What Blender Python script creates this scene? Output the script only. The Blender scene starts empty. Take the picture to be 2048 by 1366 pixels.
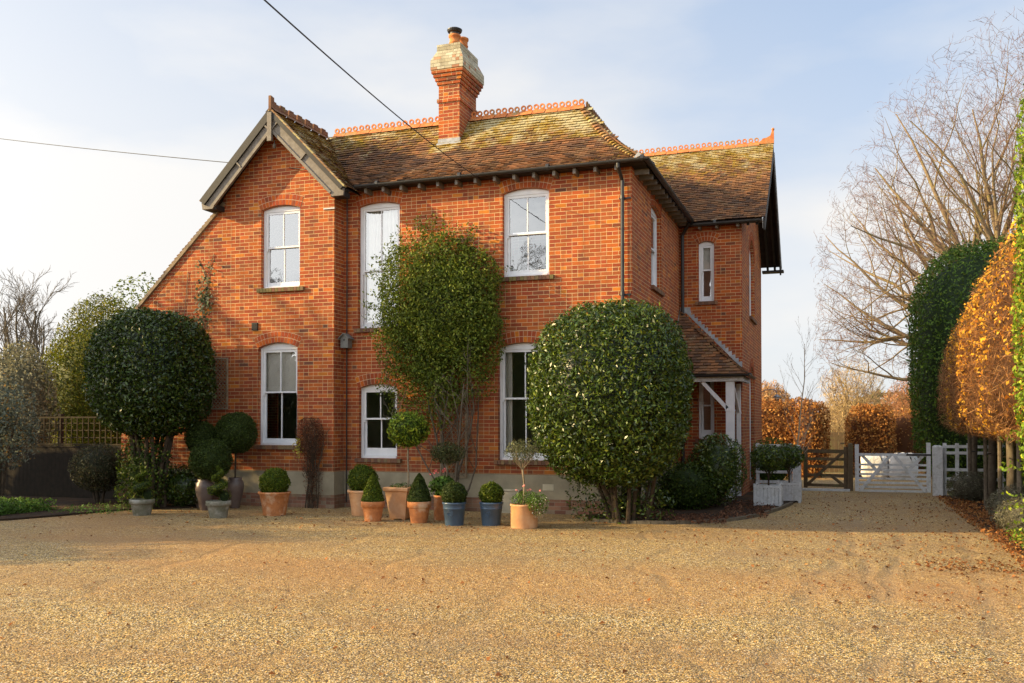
import bpy, bmesh, math, random
import numpy as np
from mathutils import Vector, Matrix
from mathutils.geometry import tessellate_polygon
R = math.radians
SC = bpy.context.scene
COL = SC.collection
random.seed(7)
rng = np.random.default_rng(7)

# ------------------------------------------------------------------ camera, sky, sun, exposure
cam_d = bpy.data.cameras.new("camera")
cam = bpy.data.objects.new("camera", cam_d)
COL.objects.link(cam)
cam.location = (0, 0, 1.72)
cam.rotation_euler = (R(91.0), 0, R(19.6))
cam_d.sensor_width = 36
cam_d.lens = 1860 / 2048 * 36
cam_d.shift_y = 131.5 / 2048
cam_d.clip_end = 3000
SC.camera = cam

SUN_EL, SUN_AZ = R(20), R(68)            # azimuth: degrees left of the way the facade faces
to_sun = Vector((-math.sin(SUN_AZ) * math.cos(SUN_EL), -math.cos(SUN_AZ) * math.cos(SUN_EL), math.sin(SUN_EL)))
sun_d = bpy.data.lights.new("sun", 'SUN')
sun_d.energy = 5.0
sun_d.angle = R(0.6)
sun_d.color = (1.0, 0.74, 0.36)
sun = bpy.data.objects.new("sun", sun_d)
COL.objects.link(sun)
sun.rotation_euler = to_sun.to_track_quat('Z', 'Y').to_euler()

world = bpy.data.worlds.new("World")
SC.world = world
world.use_nodes = True
wn, wl = world.node_tree.nodes, world.node_tree.links
wn.clear()
w_out = wn.new('ShaderNodeOutputWorld')
w_bg = wn.new('ShaderNodeBackground')
w_bg.inputs['Strength'].default_value = 0.1
w_sky = wn.new('ShaderNodeTexSky')
w_sky.sky_type = 'NISHITA'
w_sky.sun_disc = False
w_sky.sun_elevation = SUN_EL
w_sky.sun_rotation = math.atan2(to_sun.x, to_sun.y)
w_sky.air_density = 1.0
w_sky.dust_density = 1.2
w_tc = wn.new('ShaderNodeTexCoord')
w_map = wn.new('ShaderNodeMapping')
w_map.inputs['Scale'].default_value = (1.2, 1.2, 3.4)
w_map.inputs['Rotation'].default_value = (0, R(14), R(30))
w_noise = wn.new('ShaderNodeTexNoise')
w_noise.inputs['Scale'].default_value = 1.6
w_noise.inputs['Detail'].default_value = 6
w_noise.inputs['Roughness'].default_value = 0.5
w_ramp = wn.new('ShaderNodeValToRGB')
w_ramp.color_ramp.elements[0].position = 0.42
w_ramp.color_ramp.elements[0].color = (0, 0, 0, 1)
w_ramp.color_ramp.elements[1].position = 0.66
w_ramp.color_ramp.elements[1].color = (1, 1, 1, 1)
w_sep = wn.new('ShaderNodeSeparateXYZ')
wl.new(w_tc.outputs['Generated'], w_map.inputs['Vector'])
wl.new(w_tc.outputs['Generated'], w_sep.inputs[0])
wl.new(w_map.outputs[0], w_noise.inputs['Vector'])
wl.new(w_noise.outputs['Fac'], w_ramp.inputs[0])


def wmath(op, a, b=None, c=None, clamp=False):
    n = wn.new('ShaderNodeMath')
    n.operation = op
    n.use_clamp = clamp
    for i, v in enumerate((a, b, c)):
        if v is None:
            continue
        if isinstance(v, (int, float)):
            n.inputs[i].default_value = v
        else:
            wl.new(v, n.inputs[i])
    return n.outputs[0]


# thin bright cloud: thicker low down and towards the left of the house, wispy above
low = wmath('MULTIPLY_ADD', w_sep.outputs['Z'], -1.75, 0.90, clamp=True)
side = wmath('MULTIPLY_ADD', w_sep.outputs['X'], -0.75, -0.10)
veil = wmath('ADD', low, side, clamp=True)
cl = wmath('MULTIPLY_ADD', w_ramp.outputs[0], 0.72, wmath('MULTIPLY_ADD', veil, 0.95, -0.10), clamp=True)
cl = wmath('MULTIPLY', cl, 0.97)
w_mix = wn.new('ShaderNodeMix')
w_mix.data_type = 'RGBA'
w_mix.clamp_result = False
w_blue = wn.new('ShaderNodeMix')
w_blue.data_type = 'RGBA'
w_blue.inputs[0].default_value = 0.62
wl.new(w_sky.outputs[0], w_blue.inputs[6])
w_blue.clamp_result = False
w_blue.inputs[7].default_value = (3.75, 4.55, 5.9, 1)
# cloud is brighter on the sun's side; extra fill is added out of view
w_dot = wn.new('ShaderNodeVectorMath')
w_dot.operation = 'DOT_PRODUCT'
wl.new(w_tc.outputs['Generated'], w_dot.inputs[0])
w_dot.inputs[1].default_value = tuple(to_sun)
glow = wmath('POWER', wmath('MULTIPLY_ADD', w_dot.outputs['Value'], 0.5, 0.5, clamp=True), 10.0)
bright = wmath('MULTIPLY_ADD', glow, 12.0, 5.4)
bright = wmath('MULTIPLY_ADD', wmath('MULTIPLY', w_sep.outputs['Y'], -1.0, clamp=True), 13.0, bright)  # added fill: cloud behind the camera made brighter to lift the shadows
bright = wmath('MULTIPLY_ADD', wmath('SUBTRACT', w_sep.outputs['Z'], 0.46, clamp=True), 20.0, bright)  # added fill: cloud overhead, above the frame, made brighter as well
w_cb = wn.new('ShaderNodeCombineXYZ')
for i_ in range(3):
    wl.new(wmath('MULTIPLY', bright, (1.02, 1.0, 0.97)[i_]), w_cb.inputs[i_])
wl.new(w_cb.outputs[0], w_mix.inputs[7])
wl.new(cl, w_mix.inputs[0])
wl.new(w_blue.outputs[2], w_mix.inputs[6])
wl.new(w_mix.outputs[2], w_bg.inputs['Color'])
wl.new(w_bg.outputs[0], w_out.inputs['Surface'])

SC.view_settings.view_transform = 'Standard'
SC.view_settings.look = 'None'
SC.view_settings.exposure = 0.8
SC.view_settings.gamma = 1.0
SC.cycles.use_denoising = True
SC.cycles.denoising_prefilter = 'NONE'


# ------------------------------------------------------------------ small helpers
class NB:
    """short-hand for building a node material"""

    def __init__(s, name):
        s.m = bpy.data.materials.new(name)
        s.m.use_nodes = True
        s.n, s.l = s.m.node_tree.nodes, s.m.node_tree.links
        s.n.clear()
        s.out = s.n.new('ShaderNodeOutputMaterial')

    def set(s, node, k, v):
        if v is None:
            return
        if isinstance(v, bpy.types.NodeSocket):
            s.l.new(v, node.inputs[k])
        else:
            node.inputs[k].default_value = v

    def math(s, op, a, b=None, c=None, clamp=False):
        n = s.n.new('ShaderNodeMath')
        n.operation = op
        n.use_clamp = clamp
        for i, v in enumerate((a, b, c)):
            s.set(n, i, v)
        return n.outputs[0]

    def mix(s, f, a, b, mode='MIX'):
        n = s.n.new('ShaderNodeMix')
        n.data_type = 'RGBA'
        n.blend_type = mode
        s.set(n, 0, f)
        for k, v in ((6, a), (7, b)):
            if isinstance(v, tuple) and len(v) == 3:
                v = v + (1,)
            s.set(n, k, v)
        return n.outputs[2]

    def ramp(s, fac, stops, interp='LINEAR'):
        n = s.n.new('ShaderNodeValToRGB')
        cr = n.color_ramp
        cr.interpolation = interp
        while len(cr.elements) < len(stops):
            cr.elements.new(0.5)
        for e, (p, c) in zip(cr.elements, stops):
            e.position = p
            e.color = (c, c, c, 1) if isinstance(c, (int, float)) else tuple(c) + (1,)
        s.l.new(fac, n.inputs[0])
        return n.outputs[0]

    def obj(s):
        return s.n.new('ShaderNodeTexCoord').outputs['Object']

    def noise(s, vec, scale, detail=3, rough=0.5, out='Fac', dist=0.0):
        n = s.n.new('ShaderNodeTexNoise')
        s.set(n, 'Vector', vec)
        n.inputs['Scale'].default_value = scale
        n.inputs['Detail'].default_value = detail
        n.inputs['Roughness'].default_value = rough
        n.inputs['Distortion'].default_value = dist
        return n.outputs[out]

    def vor(s, vec, scale, out='Color', feature='F1', rand=1.0):
        n = s.n.new('ShaderNodeTexVoronoi')
        n.feature = feature
        s.set(n, 'Vector', vec)
        n.inputs['Scale'].default_value = scale
        n.inputs['Randomness'].default_value = rand
        return n.outputs[out]

    def attr(s, name, out='Color'):
        n = s.n.new('ShaderNodeAttribute')
        n.attribute_name = name
        return n.outputs[out]

    def bump(s, h, strength=0.5, dist=0.01):
        n = s.n.new('ShaderNodeBump')
        n.inputs['Strength'].default_value = strength
        n.inputs['Distance'].default_value = dist
        s.l.new(h, n.inputs['Height'])
        return n.outputs[0]

    def bsdf(s, color, rough=0.6, spec=0.5, metal=0.0, normal=None, finish=True):
        n = s.n.new('ShaderNodeBsdfPrincipled')
        if isinstance(color, tuple) and len(color) == 3:
            color = color + (1,)
        s.set(n, 'Base Color', color)
        s.set(n, 'Roughness', rough)
        s.set(n, 'Specular IOR Level', spec)
        s.set(n, 'Metallic', metal)
        if normal is not None:
            s.set(n, 'Normal', normal)
        if finish:
            s.l.new(n.outputs[0], s.out.inputs[0])
        return n.outputs[0]


def varied(name, c1, c2, scale=8, rough=0.6, spec=0.4, bump=0.2, dist=0.004, bscale=None, metal=0.0, c3=None):
    b = NB(name)
    o = b.obj()
    n1 = b.noise(o, scale, 5, 0.6)
    c = b.mix(b.ramp(n1, [(0.35, 0.0), (0.65, 1.0)]), c1, c2)
    if c3:
        c = b.mix(b.ramp(b.noise(o, scale * 0.37, 4, 0.65), [(0.52, 0.0), (0.68, 1.0)]), c, c3)
    nb = b.noise(o, bscale or scale * 6, 3, 0.6)
    b.bsdf(c, rough, spec, metal, b.bump(nb, bump, dist))
    return b.m


def brick_material(name, palette, mortar, dirt=(0.09, 0.06, 0.04), dirt_amt=0.35, row=0.075, length=0.225):
    b = NB(name)
    o = b.obj()
    wob = b.noise(o, 9, 2, 0.5, out='Color')
    vm = b.n.new('ShaderNodeVectorMath')
    vm.operation = 'MULTIPLY_ADD'
    b.set(vm, 0, wob)
    vm.inputs[1].default_value = (0.008, 0.008, 0.006)
    b.set(vm, 2, o)
    sp = b.n.new('ShaderNodeSeparateXYZ')
    b.set(sp, 0, vm.outputs[0])
    ge = b.n.new('ShaderNodeNewGeometry')
    sn = b.n.new('ShaderNodeSeparateXYZ')
    b.set(sn, 0, ge.outputs['True Normal'])
    ax = b.math('GREATER_THAN', b.math('ABSOLUTE', sn.outputs[0]), 0.7)
    az = b.math('GREATER_THAN', b.math('ABSOLUTE', sn.outputs[2]), 0.8)
    u = b.math('ADD', b.math('MULTIPLY', sp.outputs[1], ax), b.math('MULTIPLY', sp.outputs[0], b.math('SUBTRACT', 1.0, ax)))
    v = b.math('ADD', b.math('MULTIPLY', sp.outputs[1], az), b.math('MULTIPLY', sp.outputs[2], b.math('SUBTRACT', 1.0, az)))
    vr = b.math('DIVIDE', v, row)
    rw = b.math('FLOOR', vr)
    fv = b.math('FRACT', vr)
    par = b.math('FRACT', b.math('MULTIPLY', rw, 0.5))
    uu = b.math('ADD', b.math('DIVIDE', u, length), par)
    idn = b.math('FLOOR', uu)
    fu = b.math('FRACT', uu)

    def hsh(x, y, seed):
        cb = b.n.new('ShaderNodeCombineXYZ')
        b.set(cb, 0, x)
        b.set(cb, 1, y)
        cb.inputs[2].default_value = seed
        w = b.n.new('ShaderNodeTexWhiteNoise')
        w.noise_dimensions = '3D'
        b.set(w, 'Vector', cb.outputs[0])
        return w.outputs['Value']
    split = b.math('GREATER_THAN', hsh(idn, rw, 3.0), 0.68)
    half = b.math('MULTIPLY', split, b.math('GREATER_THAN', fu, 0.5))
    h = hsh(b.math('ADD', idn, b.math('MULTIPLY', half, 0.37)), rw, 1.0)
    h2 = hsh(b.math('ADD', idn, b.math('MULTIPLY', half, 0.37)), rw, 2.0)
    mu = b.math('LESS_THAN', b.math('MINIMUM', fu, b.math('SUBTRACT', 1.0, fu)), 0.015)
    ms = b.math('MULTIPLY', split, b.math('LESS_THAN', b.math('ABSOLUTE', b.math('SUBTRACT', fu, 0.5)), 0.016))
    mv = b.math('LESS_THAN', b.math('MINIMUM', fv, b.math('SUBTRACT', 1.0, fv)), 0.062)
    mm = b.math('MAXIMUM', b.math('MAXIMUM', mu, ms), mv)
    n = len(palette)
    acc, stops = 0.0, []
    tot = sum(w for w, c in palette)
    for w, c in palette:
        stops.append((acc / tot, c))
        acc += w
    col = b.ramp(h, stops, 'CONSTANT')
    hs = b.n.new('ShaderNodeHueSaturation')
    b.set(hs, 'Value', b.math('MULTIPLY_ADD', h2, 0.35, 0.83))
    b.set(hs, 'Color', col)
    fine = b.noise(o, 70, 3, 0.6)
    col = b.mix(b.math('MULTIPLY', b.ramp(fine, [(0.4, 0.0), (0.7, 1.0)]), 0.25), hs.outputs[0], (0.16, 0.06, 0.035))
    mc = b.mix(b.noise(o, 30, 3), mortar, tuple(x * 0.75 for x in mortar))
    col = b.mix(mm, col, mc)
    st = b.noise(o, 1.1, 5, 0.62)
    col = b.mix(b.math('MULTIPLY', b.ramp(st, [(0.45, 0.0), (0.75, 1.0)]), dirt_amt), col, dirt)
    # damp, algae and painted shade low on the wall, rain-washed streaks
    mp = b.n.new('ShaderNodeMapping')
    mp.inputs['Scale'].default_value = (3.2, 3.2, 0.35)
    b.set(mp, 0, o)
    sk = b.noise(mp.outputs[0], 1.6, 5, 0.65)
    col = b.mix(b.math('MULTIPLY', b.ramp(sk, [(0.50, 0.0), (0.72, 1.0)]), 0.35), col, (0.10, 0.05, 0.03))
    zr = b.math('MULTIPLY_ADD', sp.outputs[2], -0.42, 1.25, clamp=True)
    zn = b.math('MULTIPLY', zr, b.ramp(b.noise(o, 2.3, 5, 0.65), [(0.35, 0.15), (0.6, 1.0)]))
    col = b.mix(b.math('MULTIPLY', zn, 0.42), col, (0.12, 0.07, 0.035))  # dirt tint that also paints in the shade of the lower facade
    hgt = b.math('ADD', b.math('MULTIPLY', b.math('SUBTRACT', 1.0, mm), 1.0), b.math('MULTIPLY', fine, 0.35))
    b.bsdf(col, 0.85, 0.25, 0, b.bump(hgt, 0.6, 0.006))
    return b.m


MAT = {}
PAL = [(28, (0.40, 0.080, 0.019)), (20, (0.48, 0.112, 0.019)), (24, (0.33, 0.060, 0.020)), (4, (0.58, 0.18, 0.020)),
       (6, (0.25, 0.060, 0.024)), (1.0, (0.16, 0.058, 0.034)), (14, (0.38, 0.098, 0.028))]
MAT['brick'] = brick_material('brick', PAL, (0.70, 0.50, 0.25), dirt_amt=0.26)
MAT['brick_old'] = brick_material('old_brick', [(30, (0.32, 0.14, 0.09)), (30, (0.36, 0.19, 0.12)), (20, (0.25, 0.11, 0.08)), (15, (0.34, 0.26, 0.18))],
                                  (0.40, 0.33, 0.24), dirt=(0.10, 0.09, 0.05), dirt_amt=0.7)


def attr_mat(name, rough=0.7, spec=0.3, vary=0.3, scale=25, bump=0.3, dist=0.004, dark=(0.05, 0.04, 0.03), darkamt=0.4):
    b = NB(name)
    o = b.obj()
    c = b.attr('Col')
    n1 = b.noise(o, scale, 4, 0.65)
    c = b.mix(b.math('MULTIPLY', b.ramp(n1, [(0.42, 0.0), (0.7, 1.0)]), darkamt), c, dark)
    b.bsdf(c, rough, spec, 0, b.bump(b.noise(o, scale * 3, 3), bump, dist))
    return b.m


MAT['voussoir'] = attr_mat('voussoir_brick', 0.85, 0.2, darkamt=0.25)


def roof_material():
    b = NB('clay_roof_tile')
    o = b.obj()
    c = b.attr('Col')
    moss = b.attr('Moss', 'Fac')
    n1 = b.noise(o, 3.2, 5, 0.7)
    n2 = b.noise(o, 17, 4, 0.7)
    c = b.mix(b.math('MULTIPLY', b.ramp(n2, [(0.45, 0.0), (0.75, 1.0)]), 0.4), c, (0.06, 0.04, 0.025))
    k = b.math('ADD', b.math('MULTIPLY', b.math('ADD', b.math('MULTIPLY', n1, 1.3), b.math('MULTIPLY', n2, 0.9)), 0.62), b.math('MULTIPLY_ADD', moss, 0.46, -0.50))
    mk = b.ramp(k, [(0.36, 0.0), (0.58, 1.0)])
    c = b.mix(b.math('MULTIPLY', mk, 0.85), c, b.mix(b.noise(o, 6, 3), (0.42, 0.27, 0.02), (0.24, 0.17, 0.02)))
    l1 = b.noise(o, 2.1, 5, 0.75)
    lv = b.noise(o, 34, 3, 0.8)
    lk = b.math('MULTIPLY', b.math('ADD', b.math('MULTIPLY', l1, 0.8), b.math('MULTIPLY', lv, 0.5)), b.math('MULTIPLY_ADD', moss, 0.32, 0.80))
    c = b.mix(b.math('MULTIPLY', b.ramp(lk, [(0.67, 0.0), (0.75, 1.0)]), 0.65), c, (0.58, 0.52, 0.33))
    b.bsdf(c, 0.9, 0.2, 0, b.bump(n2, 0.5, 0.006))
    return b.m


MAT['tile'] = roof_material()
MAT['crest'] = varied('terracotta_ridge', (0.66, 0.24, 0.07), (0.46, 0.14, 0.045), 9, 0.8, 0.3, c3=(0.30, 0.22, 0.10))
MAT['crest_old'] = varied('weathered_ridge', (0.26, 0.13, 0.07), (0.15, 0.08, 0.05), 9, 0.85, 0.2, c3=(0.24, 0.19, 0.06))
MAT['deck'] = varied('roof_underlay', (0.05, 0.035, 0.028), (0.03, 0.022, 0.02), 5, 0.9, 0.1)
MAT['lead'] = varied('lead_flashing', (0.36, 0.37, 0.38), (0.24, 0.25, 0.26), 7, 0.55, 0.5, c3=(0.5, 0.5, 0.5))
MAT['black'] = varied('black_paint', (0.018, 0.016, 0.015), (0.03, 0.027, 0.024), 6, 0.45, 0.5)
MAT['darkwood'] = varied('brown_painted_timber', (0.21, 0.18, 0.145), (0.15, 0.125, 0.10), 12, 0.6, 0.35, c3=(0.12, 0.10, 0.075))
MAT['blackwood'] = varied('black_timber', (0.018, 0.016, 0.014), (0.028, 0.024, 0.021), 10, 0.6, 0.35)
MAT['white'] = varied('white_paint', (0.80, 0.80, 0.80), (0.72, 0.73, 0.74), 6, 0.42, 0.45, 0.08, 0.002)
MAT['white_old'] = varied('weathered_white_paint', (0.66, 0.67, 0.67), (0.54, 0.55, 0.55), 22, 0.7, 0.3, 0.2, 0.002, c3=(0.42, 0.42, 0.39))
MAT['render'] = varied('cement_render', (0.37, 0.32, 0.22), (0.27, 0.235, 0.16), 2.4, 0.85, 0.2, 0.3, 0.003, 60, c3=(0.20, 0.17, 0.11))
MAT['terracotta'] = varied('terracotta', (0.58, 0.23, 0.08), (0.40, 0.15, 0.055), 9, 0.75, 0.25, 0.15, 0.002, c3=(0.66, 0.46, 0.30))
MAT['terracotta_pale'] = varied('pale_terracotta', (0.68, 0.37, 0.18), (0.55, 0.27, 0.12), 5, 0.8, 0.2, 0.15, 0.002, c3=(0.70, 0.46, 0.27))
MAT['blueglaze'] = varied('blue_glaze', (0.055, 0.10, 0.155), (0.045, 0.08, 0.13), 5, 0.3, 0.55, 0.05, 0.001)
MAT['urn'] = varied('brown_glazed_urn', (0.15, 0.11, 0.09), (0.10, 0.07, 0.06), 5, 0.4, 0.5, 0.1, 0.002)
MAT['stone'] = varied('mossy_stone', (0.24, 0.22, 0.17), (0.14, 0.14, 0.09), 9, 0.9, 0.2, 0.7, 0.01, 30, c3=(0.36, 0.35, 0.30))
MAT['oldstone'] = varied('lichened_chimney_stone', (0.45, 0.42, 0.29), (0.32, 0.30, 0.19), 10, 0.9, 0.2, 0.6, 0.006, c3=(0.55, 0.53, 0.40))
MAT['soil'] = varied('bed_soil', (0.055, 0.038, 0.025), (0.035, 0.024, 0.016), 6, 0.95, 0.1, 1.0, 0.03, 30, c3=(0.11, 0.055, 0.025))
MAT['wood_dark'] = varied('dark_fence_timber', (0.035, 0.026, 0.018), (0.022, 0.018, 0.013), 9, 0.85, 0.2, 0.4, 0.004)
MAT['wood_gate'] = varied('brown_gate_timber', (0.15, 0.10, 0.055), (0.10, 0.07, 0.04), 9, 0.8, 0.25, 0.4, 0.004, c3=(0.14, 0.13, 0.05))
MAT['wood_pale'] = varied('weathered_lattice_timber', (0.33, 0.25, 0.16), (0.22, 0.16, 0.10), 12, 0.85, 0.2)
MAT['trellis'] = varied('garden_trellis_timber', (0.06, 0.046, 0.026), (0.04, 0.03, 0.018), 12, 0.85, 0.2)
MAT['stake'] = varied('tree_stake', (0.17, 0.14, 0.10), (0.10, 0.08, 0.06), 14, 0.85, 0.2, 0.5, 0.006)
MAT['bark'] = varied('bark', (0.095, 0.068, 0.045), (0.055, 0.042, 0.028), 14, 0.9, 0.2, 0.8, 0.012)
MAT['bark_lit'] = varied('lime_tree_bark', (0.27, 0.195, 0.115), (0.18, 0.13, 0.08), 9, 0.85, 0.2, 0.5, 0.01, c3=(0.24, 0.20, 0.07))
MAT['twig_red'] = varied('reddish_twig', (0.22, 0.12, 0.085), (0.16, 0.09, 0.065), 9, 0.85, 0.2, 0.2, 0.003)
MAT['birchbark'] = varied('pale_birch_bark', (0.50, 0.40, 0.28), (0.34, 0.24, 0.15), 9, 0.8, 0.2)
MAT['greystem'] = varied('pale_stem', (0.30, 0.24, 0.16), (0.20, 0.16, 0.10), 20, 0.85, 0.2)
MAT['curtain'] = varied('cream_linen', (0.80, 0.78, 0.72), (0.74, 0.72, 0.66), 5, 0.9, 0.1)
MAT['inner'] = varied('interior_plaster', (0.50, 0.42, 0.30), (0.44, 0.37, 0.27), 2, 0.9, 0.1, 0.05)
MAT['cream'] = varied('cream_painted_wood', (0.62, 0.56, 0.40), (0.55, 0.49, 0.34), 6, 0.5, 0.4)
MAT['utility'] = varied('beige_meter_box', (0.50, 0.45, 0.33), (0.42, 0.38, 0.28), 5, 0.6, 0.3)
MAT['grey_box'] = varied('grey_bird_box_timber', (0.20, 0.20, 0.18), (0.14, 0.14, 0.13), 14, 0.8, 0.2)
MAT['bag'] = varied('white_sack_cloth', (0.88, 0.87, 0.85), (0.78, 0.77, 0.75), 5, 0.75, 0.2, 0.8, 0.03, 9)
MAT['metal'] = varied('galvanised_metal', (0.35, 0.36, 0.37), (0.25, 0.26, 0.27), 9, 0.4, 0.5, metal=0.6)
MAT['cable'] = varied('cable_sheath', (0.02, 0.02, 0.022), (0.03, 0.03, 0.03), 5, 0.6, 0.3)
MAT['kerb'] = varied('edging_stone', (0.20, 0.17, 0.12), (0.12, 0.10, 0.07), 9, 0.9, 0.2, 0.6, 0.01)


def glass_material():
    b = NB('window_glass')
    o = b.obj()
    g = b.n.new('ShaderNodeBsdfGlossy')
    g.inputs['Roughness'].default_value = 0.015
    g.inputs['Color'].default_value = (0.86, 0.89, 0.92, 1)
    b.l.new(b.bump(b.noise(o, 2.3, 2, 0.5), 0.10, 0.02), g.inputs['Normal'])
    t = b.n.new('ShaderNodeBsdfTransparent')
    t.inputs['Color'].default_value = (0.98, 0.98, 0.97, 1)
    f = b.n.new('ShaderNodeFresnel')
    f.inputs['IOR'].default_value = 1.5
    fac = b.math('MULTIPLY_ADD', f.outputs[0], 1.4, 0.17, clamp=True)
    m = b.n.new('ShaderNodeMixShader')
    b.l.new(fac, m.inputs[0])
    b.l.new(t.outputs[0], m.inputs[1])
    b.l.new(g.outputs[0], m.inputs[2])
    b.l.new(m.outputs[0], b.out.inputs[0])
    return b.m


MAT['glass'] = glass_material()


def leaf_material(name, rough=0.45, spec=0.5, trans=0.25):
    b = NB(name)
    c = b.attr('Col')
    p = b.bsdf(c, rough, spec, finish=False)
    t = b.n.new('ShaderNodeBsdfTranslucent')
    hs = b.n.new('ShaderNodeHueSaturation')
    hs.inputs['Value'].default_value = 1.6
    hs.inputs['Hue'].default_value = 0.49
    b.l.new(c, hs.inputs['Color'])
    b.l.new(hs.outputs[0], t.inputs['Color'])
    m = b.n.new('ShaderNodeMixShader')
    m.inputs[0].default_value = trans
    b.l.new(p, m.inputs[1])
    b.l.new(t.outputs[0], m.inputs[2])
    b.l.new(m.outputs[0], b.out.inputs[0])
    return b.m


MAT['leaf'] = leaf_material('leaf', 0.6, 0.25, 0.25)
MAT['leaf_gloss'] = leaf_material('glossy_evergreen_leaf', 0.36, 0.5, 0.12)
MAT['leaf_dry'] = leaf_material('dry_autumn_leaf', 0.7, 0.2, 0.35)
MAT['petal'] = leaf_material('petal', 0.6, 0.2, 0.3)


def gravel_material():
    b = NB('pea_gravel')
    o = b.obj()
    c1 = b.vor(o, 66, 'Color')
    d1 = b.vor(o, 66, 'Distance')
    c2 = b.vor(o, 37, 'Color')
    sp = b.n.new('ShaderNodeSeparateXYZ')
    b.set(sp, 0, c1)
    sp2 = b.n.new('ShaderNodeSeparateXYZ')
    b.set(sp2, 0, c2)
    col = b.ramp(sp.outputs[0], [(0.0, (0.08, 0.055, 0.03)), (0.12, (0.26, 0.18, 0.08)), (0.3, (0.55, 0.355, 0.10)), (0.5, (0.65, 0.43, 0.12)),
                                 (0.68, (0.80, 0.61, 0.27)), (0.80, (0.54, 0.28, 0.06)), (0.92, (0.95, 0.84, 0.58)), (1.0, (0.30, 0.24, 0.16))])
    edge = b.ramp(d1, [(0.35, 0.0), (0.75, 1.0)])
    col = b.mix(b.math('MULTIPLY', edge, 0.9), col, (0.05, 0.032, 0.018))
    hs = b.n.new('ShaderNodeHueSaturation')
    b.set(hs, 'Value', b.math('MULTIPLY_ADD', sp2.outputs[1], 0.5, 0.75))
    b.set(hs, 'Color', col)
    col = hs.outputs[0]
    # raked, driven-over and damp areas, organic debris
    st = b.n.new('ShaderNodeMapping')
    st.inputs['Scale'].default_value = (0.28, 0.9, 1)
    st.inputs['Rotation'].default_value = (0, 0, R(-14))
    b.set(st, 0, o)
    big = b.noise(st.outputs[0], 0.9, 5, 0.6)
    col = b.mix(b.math('MULTIPLY', b.ramp(big, [(0.38, 0.0), (0.60, 1.0)]), 0.48), col, (0.27, 0.145, 0.055))
    col = b.mix(b.math('MULTIPLY', b.ramp(b.noise(o, 0.55, 6, 0.7), [(0.5, 0.0), (0.68, 1.0)]), 0.4), col, (0.20, 0.15, 0.095))
    # wheel tracks curving from the foreground towards the gates
    sg = b.n.new('ShaderNodeSeparateXYZ')
    b.set(sg, 0, o)
    wv = b.math('MULTIPLY_ADD', b.noise(o, 0.35, 2, 0.5), 2.2, b.math('MULTIPLY_ADD', sg.outputs[1], 0.23, sg.outputs[0]))
    trk = b.math('ABSOLUTE', b.math('SINE', b.math('MULTIPLY', wv, 2.1)))
    trk = b.math('MULTIPLY', b.ramp(trk, [(0.0, 1.0), (0.16, 0.6), (0.32, 0.0)]), b.ramp(b.noise(o, 0.8, 3), [(0.42, 0.0), (0.6, 1.0)]))
    col = b.mix(b.math('MULTIPLY', trk, 0.35), col, (0.30, 0.19, 0.08))
    # the reddish worn band where cars turn, and two wheel marks leading to the gates
    arc = b.math('MULTIPLY', b.math('POWER', b.math('ADD', sg.outputs[0], 4.0), 2.0), 0.05)
    dy = b.math('SUBTRACT', sg.outputs[1], b.math('ADD', arc, 9.4))
    dy = b.math('ADD', dy, b.math('MULTIPLY_ADD', b.noise(o, 0.6, 4, 0.6), 3.0, -1.5))
    band = b.ramp(b.math('MULTIPLY', b.math('ABSOLUTE', dy), 0.5), [(0.2, 1.0), (0.85, 0.0)])
    col = b.mix(b.math('MULTIPLY', band, 0.38), col, (0.40, 0.195, 0.065))
    wob2 = b.math('MULTIPLY', b.noise(o, 0.7, 3), 0.5)
    mk_ = None
    for x0_ in (-0.75, 0.0, 0.85, 1.1):
        dx_ = b.math('ABSOLUTE', b.math('SUBTRACT', b.math('ADD', sg.outputs[0], wob2), b.math('MULTIPLY_ADD', sg.outputs[1], 0.07 if x0_ < 1 else -0.05, x0_)))
        q_ = b.ramp(dx_, [(0.03, 1.0), (0.14, 0.0)])
        mk_ = q_ if mk_ is None else b.math('MAXIMUM', mk_, q_)
    mk_ = b.math('MULTIPLY', mk_, b.ramp(b.noise(o, 1.3, 3), [(0.4, 0.0), (0.55, 1.0)]))
    col = b.mix(b.math('MULTIPLY', mk_, 0.5), col, (0.28, 0.19, 0.10))
    spots = b.noise(o, 5.5, 5, 0.75)
    col = b.mix(b.math('MULTIPLY', b.ramp(spots, [(0.57, 0.0), (0.70, 1.0)]), 0.6), col, (0.10, 0.06, 0.03))
    fine = b.math('SUBTRACT', 1.0, d1)
    hh = b.math('ADD', b.math('MULTIPLY', fine, 1.0), b.math('MULTIPLY', b.noise(o, 7, 4), 3.2))
    hh = b.math('SUBTRACT', hh, b.math('MULTIPLY', b.math('ADD', trk, mk_), 2.2))
    b.bsdf(col, 0.8, 0.3, 0, b.bump(hh, 0.75, 0.012))
    return b.m


MAT['gravel'] = gravel_material()
MAT['field'] = varied('rough_grass_field', (0.10, 0.11, 0.03), (0.17, 0.13, 0.05), 0.5, 0.95, 0.1, 0.6, 0.05, 8, c3=(0.20, 0.15, 0.07))


def col_of(c):
    return tuple(c) + (1,) if len(c) == 3 else tuple(c)


def wloc(o):
    v = Vector((0, 0, 0))
    while o:
        v += o.location
        o = o.parent
    return v


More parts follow.
